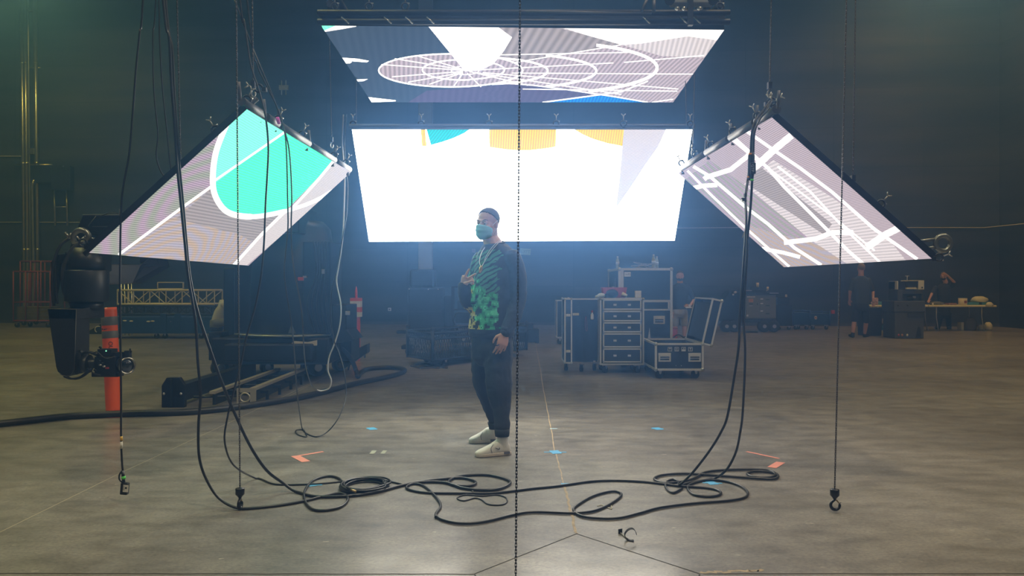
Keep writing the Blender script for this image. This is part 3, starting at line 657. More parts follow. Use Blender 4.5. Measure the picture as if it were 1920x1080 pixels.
# loop pair further back
cable('thin black cable hanging past the turquoise screen to a small loop near the pink tape', up([(470, 60, 4.9), (482, 120, 4.9), (498, 157, 4.9), (517, 195, 4.9), (528, 227, 4.9), (535, 256, 4.9), (538, 310, 4.9), (539, 363, 5.0), (540, 424, 5.1), (536, 470, 5.2), (533, 510, 5.3), (538, 555, 5.4), (547, 610, 5.5), (552, 665, 5.7), (556, 725, 5.9), (562, 777, 6.2)]) + [(567, 805), (575, 817), (571, 819), (557, 814), (555, 807), (567, 806), (575, 813), (592, 819)] + [(612, 811, 6.45), (630, 791, 6.5), (643, 765, 6.6), (649, 738, 6.7), (645, 695, 6.75), (635, 660, 6.8), (627, 640, 6.8), (620, 595, 6.8), (622, 545, 6.8), (632, 505, 6.8), (642, 448, 6.8), (650, 400, 6.8), (652, 345, 6.85), (648, 320, 6.9), (646, 270, 6.95), (650, 215, 7.0)], 0.0048)
cable('pale grey cable twisting down beside the widest screen into a low sagging loop', [(644, 215, 7.02), (642, 270, 7.0), (646, 330, 6.9), (645, 390, 6.85), (642, 450, 6.85), (634, 505, 6.85), (631, 530, 6.85), (639, 572, 6.85), (637, 610, 6.85), (627, 645, 6.85), (617, 670, 6.85), (615, 695, 6.85), (621, 713, 6.85), (617, 728, 6.85), (603, 733, 6.85), (594, 731, 6.8)], 0.0062, mt=M_cabg)
cable('thin black cable running from the grey loop up past the turquoise screen', [(594, 731, 6.8), (583, 720, 6.6), (573, 685, 6.3), (569, 640, 6.0), (566, 587, 5.8), (559, 545, 5.6), (551, 505, 5.4), (547, 465, 5.2), (546, 420, 5.1), (547, 363, 5.0), (543, 290, 4.95), (535, 250, 4.92), (515, 190, 4.93), (495, 140, 4.95), (470, 80, 5.0), (440, 0, 5.0)], 0.0048)
# coil
t = thing('cable_coil', 'neat oval coil of black cable with a brass-ended plug lying across it', 'cable coil', FL(683, 915))
m = MB(); P = []
for i in range(9 * 14):
    a = 2 * pi * i / 14; kk = i // 14; rx = [0.112, 0.135, 0.125, 0.142, 0.12, 0.138, 0.13, 0.146, 0.118][kk]; ry = rx * .93
    P.append(FL(683 + 3 * sin(kk * 2), 915 + sin(kk * 3.1)) + Vector((rx * cos(a), ry * 1.25 * sin(a), .007 + .011 * (kk // 3) + .002 * sin(a * 2 + kk))))
m.tube(spline(P, 2), 0.006, 6); m.build('cord', M_cab, t, world=True)
m = MB(); m.tube([FL(651, 914, .05), FL(657, 918, .045)], .010, 8); m.build('plug', M_rub, t, world=True)
m = MB(); m.tube([FL(657, 918, .045), FL(668, 922, .035)], .007, 8); m.build('plug_tip', mat('brass', (0.55, 0.42, 0.2), 0.35, 0.9), t, world=True)
cable('thin black cable kinked in a small flat loop behind the centre of the floor cables', [(857, 934), (872, 928), (905, 930), (930, 928), (947, 932), (951, 940), (943, 946), (925, 947), (912, 944), (903, 937), (890, 934), (870, 939)], 0.0042, closed=True)
# right-hand cables
r7 = 0.0075
PRA = ([(1444, 190, 4.58), (1433, 206, 4.52), (1420, 220, 4.47), (1412, 240, 4.45), (1409, 262, 4.45), (1407, 300, 4.45), (1402, 338, 4.45), (1398, 370, 4.45), (1399, 410, 4.45), (1398, 445, 4.45), (1395, 485, 4.45), (1391, 545, 4.46), (1387, 600, 4.48), (1385, 650, 4.5), (1377, 705, 4.52), (1364, 780, 4.58), (1352, 810, 4.62), (1334, 840, 4.68), (1315, 866, 4.74), (1295, 890, 4.78)])
cable('black cable hanging before the street-map screen, ending in a small ring on the floor', PRA + [(1272, 911), (1273, 904), (1262, 899), (1250, 904), (1249, 915), (1262, 924), (1279, 916)], r7)
PRB = ([(1446, 190, 4.58), (1437, 208, 4.5), (1425, 222, 4.46), (1416, 242, 4.43), (1413, 262, 4.42), (1412, 300, 4.42), (1410, 342, 4.42), (1407, 391, 4.42), (1402, 441, 4.42), (1400, 485, 4.43), (1396, 545, 4.45), (1394, 600, 4.48), (1397, 650, 4.55), (1396, 705, 4.6), (1392, 780, 4.7), (1387, 815, 4.76), (1381, 844, 4.82), (1370, 869, 4.86), (1357, 886, 4.88)])
cable('black cable falling to the wide loops right of the blue tape, then running left', PRB + [(1338, 898), (1310, 903), (1293, 909), (1290, 917), (1300, 927), (1322, 931), (1342, 930), (1352, 925), (1345, 919), (1325, 915), (1300, 913), (1271, 911), (1240, 907), (1200, 903), (1150, 901), (1105, 903), (1050, 911), (1000, 916), (960, 921), (917, 925), (855, 925), (800, 924), (770, 919), (762, 913), (775, 907), (792, 910), (807, 921), (822, 938), (826, 950), (818, 962), (817, 970)], r7)
cable('black cable in a long flat loop reaching the pink tape at right', [(1227, 897), (1232, 902), (1249, 906), (1280, 903), (1303, 896), (1321, 886), (1348, 882), (1393, 880), (1432, 881), (1450, 885), (1453, 891), (1443, 895), (1419, 895), (1404, 891), (1402, 887), (1412, 884), (1431, 884), (1452, 887), (1459, 893), (1450, 898), (1422, 897), (1363, 893), (1319, 890), (1289, 888), (1259, 889), (1237, 892)], 0.0085, closed=True, lift=.002)
cable('black cable making the widest curve along the front of the floor', [(1276, 910), (1304, 903), (1333, 900), (1363, 903), (1388, 911), (1402, 923), (1395, 933), (1363, 939), (1300, 944), (1237, 952), (1200, 962), (1162, 971), (1125, 972), (1092, 968), (1076, 958), (1081, 948), (1112, 930), (1148, 921), (1165, 926), (1155, 938), (1120, 956), (1075, 962), (1000, 960), (960, 966), (905, 979), (860, 981), (828, 974), (817, 966)], 0.0072, lift=.001)
# inline connector with raised letters
t = thing('cable_connector', 'black inline connector with pale lettering strapped to the cables before the street-map screen', 'connector', W(1410, 316, 4.40))
m = MB(); m.tube([W(1408, 285, 4.40), W(1406.5, 292, 4.40), W(1405.5, 330, 4.40), W(1404, 338, 4.40)], [.006, .012, .012, .007], 10); m.tube([W(1412, 285, 4.39), W(1411.5, 293, 4.39), W(1411, 306, 4.39)], [.006, .011, .011], 10)
m.build('boot', M_rub, t, world=True)
m = MB(); m.box(W(1411, 316, 4.39), (.030, .026, .062)); m.tube([W(1410.5, 325, 4.39), W(1410, 338, 4.39)], [.011, .008], 10); m.build('body', M_rub, t, world=True, bevel=.002)
m = MB(); m.tube([W(1410, 336, 4.39), W(1409.8, 339, 4.39)], .010, 10); m.build('green_tape', mat('green_tape', (0.15, 0.85, 0.15), .5), t, world=True)
for (x, y) in ((1408, 289), (1404.5, 332)): m = MB(); m.tube([W(x, y - 1.5, 4.40), W(x, y + 1.5, 4.40)], .0135 if y < 300 else .010, 10); m.build('orange_tape', mat('orange_tape', (0.85, 0.3, 0.06), .5), t, world=True)
text('lettering', 'GTP', .022, mat('pale_print', (0.4, 0.45, 0.5), .5), t, W(1411, 315, 4.374) - Vector(t.location), (pi / 2, pi / 2, 0))
t = thing('cable_clip', 'tiny clip with a dangling cord on the cables below the black connector', 'clip', W(1394, 374, 4.44))
m = MB(); m.box(W(1394, 374, 4.43), (.020, .02, .016)); m.box(W(1397, 366, 4.43), (.010, .012, .020), R(20)); m.tube([W(1390, 372, 4.43), W(1399, 377, 4.43)], .005, 6); m.build('body', M_clampd, t, world=True)
m = MB(); m.tube(spline([W(1403, 338, 4.43), W(1400, 352, 4.43), W(1398, 400, 4.43), W(1397, 430, 4.43), W(1392, 446, 4.43)], 5), .0025, 6); m.build('cord', M_cabg, t, world=True)
# thick hose
HS = [(-420, 830), (-200, 812), (0, 794), (120, 781), (220, 776), (330, 773), (400, 768), (480, 758), (560, 745), (620, 731), (670, 718), (720, 708), (750, 700), (759, 694), (748, 690), (720, 689), (690, 692), (677, 698)]
Q = [FL(x, y, .033) for x, y in HS] + [FL(671, 706, .033), W(668, 696, 10.7), W(662, 680, 10.7), W(655, 668, 10.7), W(642, 655, 10.8), W(632, 648, 10.9)]
m = MB(); m.tube(spline(Q, 6), .031, 10); tag(m.build('floor_hose', M_rub, None, origin=Q[0], world=True), 'thick black hose lying across the floor at left and doubling back to the machine', 'hose')
# fine small cables on top: bolt on floor
m = MB(); p = FL(886, 922, .006); m.lathe([(.006, 0), (.006, .008), (.003, .008), (.003, .02)], c=p, n=8, axis=Matrix.Rotation(R(60), 3, 'X')); tag(m.build('bolt', M_steel, None, origin=p, world=True), 'tiny bright bolt lying on the floor cables', 'bolt')
# ================================================================== floor tape and scraps
M_bt = mat('blue_tape', (0.10, 0.42, 0.75), 0.6); M_lbt = mat('pale_blue_tape', (0.42, 0.60, 0.72), 0.6); M_pt = mat('salmon_tape', (0.85, 0.33, 0.26), 0.6)
def tape(lab, strips, mt, grp=None):
    m = MB(); o = FL(*strips[0][0])
    for i, (a, b, w) in enumerate(strips):
        p, q = FL(*a), FL(*b); d = (q - p).normalized(); nn = Vector((-d.y, d.x, 0)) * w / 2; z = Vector((0, 0, .0012 + .0003 * i))
        m.prism([p + nn + z, q + nn + z, q - nn + z, p - nn + z], (0, 0, .0006))
    return tag(m.build('floor_tape', mt, None, origin=o, world=True), lab, 'tape mark', grp)
tape('blue tape cross on the floor joint, right of the white shoes', [((1020, 848), (1062, 848), .022), ((1038, 845), (1045, 851), .07)], M_bt)
tape('short pale strip across the floor joint behind the larger blue cross', [((1031, 804), (1045, 804), .03)], M_lbt)
tape('small blue tape cross on bare floor between the pink mark and the man', [((687, 804), (706, 804), .02), ((694, 802), (701, 806), .07)], M_bt)
tape('small blue tape cross far right of the man, near the hanging cables', [((1221, 804), (1244, 804), .02), ((1228, 802), (1238, 806), .07)], M_bt)
tape('blue tape strip under the cables at left, beside the coil', [((566, 909.5), (604, 909.5), .022), ((582, 907), (587, 912), .05)], M_bt)
tape('blue tape strip half under the cable at the floor joint', [((1052, 907.5), (1073, 907.5), .028)], M_bt)
tape('blue tape cross inside the cable loops at right', [((1317, 905.5), (1354, 906.5), .022), ((1328, 902), (1340, 909), .06)], M_bt)
tape('salmon tape corner mark on the left floor', [((553, 856), (606, 847), .03), ((553, 855), (574, 866), .06)], M_pt)
tape('salmon tape corner mark on the right floor, split in two strips', [((1400, 847), (1461, 860), .026), ((1464, 867), (1447, 877), .06)], M_pt)
tape('faded pair of pale tape dashes on the floor beside the coil', [((702, 845), (697, 851), .035), ((722, 845), (717, 851), .03)], mat('old_tape', (0.4, 0.42, 0.33), .7))
t = thing('velcro_strap', 'curled black strap lying on the bare floor in front', 'strap', FL(1183, 1018))
m = MB(); c = FL(1183, 1016); ring = [c + Vector((.027 * cos(a), .012 + .01 * sin(a * 2), .031 + .028 * sin(a))) for a in [2 * pi * i / 18 for i in range(16)]]
for i in range(len(ring) - 1):
    a, b = ring[i], ring[i + 1]; m.add([a - Vector((0, .011, 0)), b - Vector((0, .011, 0)), b + Vector((0, .011, 0)), a + Vector((0, .011, 0)), *[x * 1 + (x - c - Vector((0, 0, .03))) * .08 for x in (a - Vector((0, .011, 0)), b - Vector((0, .011, 0)), b + Vector((0, .011, 0)), a + Vector((0, .011, 0)))]], [(0, 1, 2, 3), (4, 7, 6, 5), (0, 4, 5, 1), (1, 5, 6, 2), (2, 6, 7, 3), (3, 7, 4, 0)])
m.build('band', M_blkmat, t, world=True)
m = MB(); m.tube([FL(1161, 997, .003), FL(1177, 1011, .004)], .004, 6); m.build('tail', mat('strap_grey', (0.33, 0.33, 0.33), .6), t, world=True)
m = MB(); m.box(FL(1163, 996, .012), (.022, .004, .022), R(30)); m.build('buckle', M_blkmat, t, world=True)
m = MB(); m.tube(spline([FL(1120, 949, .003), FL(1128, 947, .004), FL(1140, 952, .003), FL(1147, 954, .004), FL(1146, 948, .006)], 5), .0025, 6); tag(m.build('zip_tie', mat('tie_clear', (0.55, 0.52, 0.4), .5), None, origin=FL(1120, 949), world=True), 'pale cut zip tie inside the tilted cable loop', 'zip tie')
# ================================================================== background props
M_lam = mat('laminate_navy', (0.016, 0.018, 0.028), 0.5, bump=0.15, bscale=300)
M_edge = mat('edge_aluminium', (0.72, 0.73, 0.74), 0.45, 0.45)
M_foam = mat('case_foam', (0.03, 0.032, 0.038), 0.9)
M_grey = mat('moulded_grey', (0.075, 0.08, 0.085), 0.6, bump=0.2, bscale=60)
M_blue = mat('blue_paint', (0.008, 0.05, 0.22), 0.5, bump=0.1); M_tyre = mat('tyre', (0.02, 0.02, 0.02), 0.7)
M_beige = mat('beige_alloy', (0.72, 0.65, 0.45), 0.5, 0.1); M_red = mat('red_paint', (0.25, 0.03, 0.025), 0.5)
def WB(px, py, off=0.04):
    """point on the back wall seen at this pixel"""
    r = ray(px, py); k = (BW(1) - BW(0)); Y = BW(0) / (1 - k * r.x); Y -= off; return Vector((r.x * Y, Y, EYE + r.z * Y))
def caster(t, x, y, r=.05, rot=0.0, world=False, fork=None):
    m = MB(); m.box((x, y, 2 * r + .012), (r * 1.6, r * 1.4, .012)); d = Vector((cos(rot), sin(rot), 0)); n = Vector((-d.y, d.x, 0))
    for s in (-1, 1):
        a = Vector((x, y, 2 * r + .01)); m.prism([a + n * s * r * .45 - d * r * .5, a + n * s * r * .45 + d * r * .5, a + n * s * r * .45 + Vector((0, 0, -r * 1.1)) + d * r * .25, a + n * s * r * .45 + Vector((0, 0, -r * 1.1)) - d * r * .2], n * s * .004)
    c = m.build('caster', fork or M_steel, t, world=world)
    w = MB(); a = Vector((x, y, r)); w.cyl(a - n * r * .35, a + n * r * .35, r, n=16); w.cyl(a - n * r * .38, a + n * r * .38, r * .5, n=10); w.build('wheel', M_tyre, c, world=world)
def panel_edges(m, x0, x1, y0, y1, z0, z1, e=.022, front_only=False):
    for x in (x0, x1):
        for y in (y0, y1): m.box((x, y, (z0 + z1) / 2), (e, e, z1 - z0 + e))
    for z in (z0, z1):
        for y in (y0, y1): m.box(((x0 + x1) / 2, y, z), (x1 - x0, e * 1.1, e))
        for x in (x0, x1): m.box((x, (y0 + y1) / 2, z), (e * 1.1, y1 - y0, e))
def corners(t, x0, x1, y0, y1, z0, z1, r=.024, only=None):
    for x in (x0, x1):
        for y in (y0, y1):
            for z in (z0, z1):
                if only and not only(x, y, z): continue
                m = MB(); m.ell((x, y, z), r, n=10); m.build('ball_corner', M_steel, t)
def recessed_handle(t, x, y, z, w=.17, h=.12):
    """recessed spring handle on a face turned to -y"""
    m = MB(); m.bx(x - w / 2, x + w / 2, y - .006, y, z - h / 2, z + h / 2); hd = m.build('handle_dish', M_edge, t, bevel=.004)
    m = MB(); m.bx(x - w * .36, x + w * .36, y - .0075, y - .006, z - h * .32, z - h * .15); m.build('dish_shade_strip', M_blkmat, hd)  # solid black strip painted in as the shade below the grip
    m = MB(); m.tube([(x - w * .36, y - .014, z + .005), (x + w * .36, y - .014, z + .005)], .008, 8); m.build('grip', M_rub, hd)
def latch(t, x, y, z, s=.04):
    m = MB(); m.bx(x - s, x + s, y - .008, y, z - s * .6, z + s * .6); m.bx(x - s * .3, x + s * .3, y - .014, y - .006, z - s * .4, z + s * .4); m.build('latch', M_edge, t, bevel=.003)
# --- drawer case
t = thing('drawer_case', 'road case with five aluminium-edged drawers, standing between its open door and the trunk', 'road case', (1.24, 11.05, 0))
w_, z0, z1, D = .60, .13, 1.045, .6
m = MB(); m.bx(0, w_, .02, D, z0, z1); m.build('body', M_lam, t)
m = MB(); panel_edges(m, 0, w_, .01, D, z0, z1); m.build('edge_trim', M_edge, t)
zs = [z0 + .02]; 
for i, h in enumerate((.205, .205, .15, .155, .155)):
    a = zs[-1]; b = a + h; zs.append(b + .005)
    q = MB(); q.bx(.035, w_ - .035, -.015, .02, a + .008, b - .004); dr = q.build('drawer', M_lam, t)
    q = MB(); f = .020
    q.bx(.03, w_ - .03, -.022, -.012, a + .006, a + .006 + f); q.bx(.03, w_ - .03, -.022, -.012, b - f, b); q.bx(.03, .03 + f, -.022, -.012, a, b); q.bx(w_ - .03 - f, w_ - .03, -.022, -.012, a, b)
    q.build('drawer_trim', M_edge, dr)
    for x in (.20, .40):
        q = MB(); q.bx(x - .022, x + .022, -.02, -.014, (a + b) / 2 - .014, (a + b) / 2 + .014); q.box((x, -.024, (a + b) / 2), (.018, .008, .012)); q.build('drawer_catch', M_edge, dr)
corners(t, 0, w_, 0, D, z0, z1, .02, lambda x, y, z: z > .5)
for x in (.07, w_ - .07):
    for y in (.08, D - .08): caster(t, x, y, .05, R(50))
# --- open door half, standing to the left
t = thing('case_door', 'cloth-lined open half of a road case, left of the drawers', 'road case', (.735, 10.95, 0))
m = MB(); m.bx(.0, .09, .02, .60, .16, 1.045); m.bx(.09, .50, .30, .33, .16, 1.045); m.build('shell', M_lam, t)
m = MB(); panel_edges(m, 0, .09, .0, .60, .16, 1.045, .018); m.bx(.09, .50, .26, .29, 1.03, 1.05); m.bx(.485, .50, .26, .30, .14, 1.05); m.bx(.09, .50, .27, .30, .15, .165); m.build('edge_trim', M_edge, t)
m = MB()
def sag(u, v): return Vector((.105 + .37 * u, .25 + .03 * sin(u * 9 + v * 3) * (1 - v) - .02 * sin(pi * u) * (1 - v), .15 + .88 * v))
nx, nz_ = 14, 16
vs_ = [sag(i / nx, j / nz_) for j in range(nz_ + 1) for i in range(nx + 1)]; vs_ += [v + Vector((0, .02, 0)) for v in vs_]
K = (nx + 1) * (nz_ + 1); fs_ = []
for j in range(nz_):
    for i in range(nx):
        a = j * (nx + 1) + i; fs_ += [(a, a + 1, a + nx + 2, a + nx + 1), (K + a, K + a + nx + 1, K + a + nx + 2, K + a + 1)]
m.add(vs_, fs_, 0, True); m.build('cloth_lining', mat('lining_cloth', (0.022, 0.024, 0.034), .95), t)
for z in (.82, .32): latch(t, .045, 0, z, .03)
m = MB(); m.box((.17, .235, .825), (.09, .015, .035)); m.build('pouch', M_beige, t, bevel=.004)
m = MB(); m.lathe([(.02, 0), (.024, .01), (.022, .07), (.010, .09), (.010, .10)], c=(.40, .225, .75), n=12); b_ = m.build('glue_bottle', M_white, t)
m = MB(); m.lathe([(.012, 0), (.009, .03)], c=(.40, .225, .85), n=10); m.build('cap', mat('red_plastic', (0.5, 0.05, 0.05), .5), b_)
m = MB(); m.tube(spline([(.31, .235, .80), (.30, .225, .70), (.31, .225, .60), (.33, .225, .60), (.325, .225, .70), (.315, .235, .79)], 5), .004, 6); m.build('red_cord', mat('dull_red', (0.25, 0.06, 0.06), .7), t)
corners(t, 0, .09, 0, .6, .16, 1.045, .018, lambda x, y, z: True)
for p in ((.26, .36), (.05, .5), (.46, .5)): caster(t, p[0], p[1], .05, R(70))
# --- tall case behind
t = thing('tall_case', 'tallest road case, carrying a white number card, behind the drawers', 'road case', (1.60, 11.75, 0))
w_, D, z0, z1 = .77, 1.25, .13, 1.475
m = MB(); m.bx(0, w_, 0, D, z0, z1); m.build('body', M_lam, t)
m = MB(); panel_edges(m, 0, w_, 0, D, z0, z1, .036); m.bx(0, w_, -.01, .005, .985, 1.005); m.bx(.18, w_, -.012, .005, 1.005, 1.02); m.bx(.18, w_, -.012, .0, .86, .885); m.bx(w_ - .05, w_ - .025, -.012, 0, .86, 1.02); m.bx(.02, .06, -.012, 0, .9, z1); m.build('edge_trim', M_edge, t)
corners(t, 0, w_, 0, D, z0, z1, .032)
recessed_handle(t, .59, -.002, .72); latch(t, -.01, .6, 1.2, .03)
m = MB(); m.bx(.07, .165, -.014, -.012, 1.365, 1.435); cdp = m.build('number_card', M_paper, t); text('digits', '1635', .04, M_blk, cdp, (.118, -.0145, 1.40), (pi / 2, 0, 0))
m = MB(); m.bx(-.004, 0, D * .35, D * .37, 1.2, 1.35); m.build('strap_latch', M_edge, t)
for x in (.08, w_ - .08):
    for y in (.1, D - .1): caster(t, x, y, .055)
# bottles, cable and bins on the cases
M_pet = mat('clear_bottle', (0.75, 0.85, 0.9), 0.08, spec=0.7, alpha=0.42)
def bottle(name, p, h, lab, grp=None, cat='bottle'):
    m = MB(); r = h * .145; m.lathe([(r * .9, 0), (r, .01), (r, h * .2), (r * .94, h * .25), (r, h * .3), (r, h * .62), (r * .6, h * .82), (r * .42, h * .87), (r * .42, h * .92)], n=16)
    b = tag(m.build(name, M_pet), lab, cat, grp); b.location = p
    m = MB(); m.lathe([(r * .48, h * .91), (r * .48, h * 1.0)], n=14); m.build('cap', M_white, b)
    m = MB(); m.lathe([(r * 1.01, h * .32), (r * 1.01, h * .55)], n=16); m.build('wrapper', mat('bottle_wrap', (0.55, 0.6, 0.65), .5), b); return b
bottle('water_bottle', (W(1158, 505, 12.2).x, 12.2, 1.494), .19, 'single water bottle on the left end of the tall case')
bottle('water_bottle', (W(1225.5, 505, 12.1).x, 12.1, 1.494), .215, 'taller of two water bottles standing together on the tall case')
bottle('water_bottle', (W(1231.5, 505, 12.25).x, 12.25, 1.494), .19, 'shorter of two water bottles standing together on the tall case')
m = MB(); P = []
for i in range(60):
    a = i * .55; P.append(Vector((2.04 + .10 * (i / 60 - .5) * 2 + .11 * cos(a), 12.25 + .09 * sin(a), 1.505 + .05 * (1 + sin(a * .7 + 1)) * (.4 + .6 * sin(i / 9) ** 2))))
m.tube(spline(P, 4), .004, 6); tag(m.build('loose_cable', M_cabg, None, origin=P[0], world=True), 'tangle of thin pale cable lying on the tall case', 'cable')
t = thing('red_bin', 'red open bin holding dark tools on top of the drawers', 'bin', (1.36, 11.32, 1.056))
m = MB(); m.box((.10, 0, .075), (.30, .2, .15), taper=(1.18, 1.15)); m.build('tub', mat('bin_red', (0.42, 0.03, 0.03), .45), t, bevel=.006)
m = MB(); m.ell((.06, -.12, .06), (.09, .05, .065)); m.box((.02, -.13, .03), (.12, .04, .06), R(20)); m.build('dark_tool', M_blkmat, t)
m = MB(); m.ell((-.09, -.10, .035), (.06, .04, .035)); m.ell((-.14, -.09, .02), (.04, .04, .02)); m.build('clear_bag', mat('plastic_film', (0.6, 0.65, 0.68), .3), t)
m = MB(); m.tube([(.2, -.12, .06), (.27, -.14, .03)], [.03, .02], 8); m.build('pale_roll', M_beige, t)
for i, (x, z) in enumerate(((1.76, 0), (1.80, .052))):
    m = MB(); m.bx(-.043, .043, -.03, .03, 0, .05); o = tag(m.build('small_box', M_beige, bevel=.003), ('lower', 'upper')[i] + ' of two stacked small cream boxes at the right end of the drawers', 'box'); o.location = (1.79 - .0 * i, 11.22, 1.057 + z)
# --- trunk with the lid up
t = thing('trunk_case', 'open trunk road case with four white handling symbols, lid tipped back to the right', 'road case', (1.895, 10.4, 0))
w_, D, z0, z1 = .615, .98, .125, .46
m = MB(); m.bx(0, w_, 0, .012, z0, z1); m.bx(0, w_, D - .012, D, z0, z1); m.bx(0, .012, .012, D - .012, z0, z1); m.bx(w_ - .012, w_, .012, D - .012, z0, z1); m.bx(.012, w_ - .012, .012, D - .012, z0, z0 + .012); m.build('body', M_lam, t)
m = MB(); m.bx(.014, .05, .014, D - .014, z0 + .01, z1 - .03); m.bx(w_ - .05, w_ - .014, .014, D - .014, z0 + .01, z1 - .03); m.bx(.05, w_ - .05, .014, .05, z0 + .01, z1 - .03); m.build('foam', M_foam, t)
m = MB(); panel_edges(m, 0, w_, 0, D, z0, z1, .026); m.build('edge_trim', M_edge, t)
corners(t, 0, w_, 0, D, z0, z1, .028)
recessed_handle(t, .115, -.004, .285, .165, .115); recessed_handle(t, w_ - .105, -.004, .285, .165, .115)
for i, x in enumerate((.185, .275, .365, .455)):
    m = MB(); s = .028; y = -.0035; z = .393
    for (a, b, c, d) in ((-s, s, s - .006, s), (-s, s, -s, -s + .006), (-s, -s + .006, -s, s), (s - .006, s, -s, s)): m.bx(x + a, x + b, y, y + .002, z + c, z + d)
    if i == 0: m.prism([(x - .017, y, z + .006), (x + .017, y, z + .006), (x + .010, y, z + .016), (x - .010, y, z + .016)], (0, .002, 0)); m.bx(x - .0015, x + .0015, y, y + .002, z - .014, z + .006); m.bx(x, x + .006, y, y + .002, z - .016, z - .013)
    if i == 1:
        for q in (-.009, .007): m.bx(x + q - .002, x + q + .002, y, y + .002, z - .014, z + .006); m.prism([(x + q - .006, y, z + .005), (x + q + .006, y, z + .005), (x + q, y, z + .016)], (0, .002, 0))
        m.bx(x - .017, x + .017, y, y + .002, z - .018, z - .015)
    if i == 2: m.bx(x - .02, x + .02, y, y + .002, z - .02, z - .004); m.prism([(x - .008, y, z + .0), (x + .008, y, z + .004), (x + .012, y, z + .014), (x, y, z + .016)], (0, .002, 0))
    if i == 3: m.prism([(x - .013, y, z + .015), (x + .013, y, z + .015), (x + .004, y, z), (x - .004, y, z)], (0, .002, 0)); m.bx(x - .0015, x + .0015, y, y + .002, z - .013, z); m.bx(x - .008, x + .008, y, y + .002, z - .016, z - .012)
    m.build('handling_symbol', M_white, t)['label'] = ('umbrella symbol', 'this-way-up arrows', 'hand symbol', 'fragile glass symbol')[i]
for x in (.265, .335): m = MB(); m.ell((x, -.002, .175), .006, n=8); m.build('rivet', M_steel, t)
lid = MB(); LM = Matrix.Translation((w_, 0, z1 + .01)) @ Matrix.Rotation(R(13), 4, 'Y'); Hh = .60; T_ = .12
lid.bx(T_ - .012, T_, 0, D, 0, Hh); lid.bx(0, T_, 0, .012, 0, Hh); lid.bx(0, T_, D - .012, D, 0, Hh); lid.bx(0, T_, 0, D, 0, .012); lid.bx(0, T_, 0, D, Hh - .012, Hh); lid.xf(LM); lo = lid.build('lid', M_lam, t)
m = MB(); panel_edges(m, 0, T_, 0, D, 0, Hh, .022); m.xf(LM); m.build('lid_trim', M_edge, lo)
m = MB(); m.bx(.01, .07, .05, D - .05, .05, Hh - .05); m.bx(.0, .01, .0, .30, .0, .03); m.xf(LM); m.build('lid_foam', M_foam, lo)
for y in (0, D):
    for z in (0, Hh): m = MB(); m.ell((T_, y, z), .026, n=10); m.xf(LM); m.build('ball_corner', M_steel, lo)
m = MB(); m.bx(T_, T_ + .003, .3, .45, .2, .35); m.xf(LM); m.build('blue_sticker', mat('sticker_blue', (0.04, 0.15, 0.2), .5), lo)
m = MB(); m.prism([(.06, D - .02, z1), (.10, D - .02, z1), (.085, D - .02, z1 + .17)], (0, .004, 0)); m.build('lid_stay', M_edge, t)
for x in (.06, w_ - .08):
    for y in (.08, D - .08): caster(t, x, y, .055, R(20), fork=M_edge)
# small case behind at left
t = thing('flight_case', 'dark road case half hidden behind the open case door', 'road case', (W(1044, 0, 16.6).x, 16.6, 0))
m = MB(); m.bx(0, .45, 0, .5, .15, .92); m.build('body', M_lam, t); m = MB(); panel_edges(m, 0, .45, 0, .5, .15, .92, .02); m.build('edge_trim', M_edge, t)
for x in (.07, .38): caster(t, x, .08, .06)
t = thing('low_case', 'low black box on the floor behind the man at the foot of the wall', 'box', (W(974, 0, 17).x, 17, 0))
m = MB(); m.bx(0, .42, 0, .5, .02, .30); m.bx(.0, .30, .1, .5, .30, .42); m.build('body', M_blk, t, bevel=.01); m = MB(); m.bx(.34, .42, -.05, .0, .0, .12); m.build('foot', M_blkmat, t)
t = thing('red_crate', 'red box on the floor behind the tall case', 'box', (W(1250, 0, 16.2).x, 16.2, 0)); m = MB(); m.bx(0, .22, 0, .3, 0, .34); m.build('body', mat('bin_red', (0.42, 0.03, 0.03), .45), t, bevel=.01)
m = MB(); m.bx(-.005, .225, -.005, .305, .34, .36); m.build('lid', M_red, t)
t = thing('gear_bag', 'dark bag lying behind the open trunk', 'bag', (2.66, 12.6, 0)); m = MB(); m.ell((0, 0, .30), (.22, .16, .09)); m.bx(-.2, .2, -.12, .12, 0, .27); m.build('body', M_blkmat, t, bevel=.01); m = MB(); m.tube(spline([(-.12, 0, .37), (0, 0, .45), (.12, 0, .37)], 6), .012, 6); m.build('handle', M_blk, t)
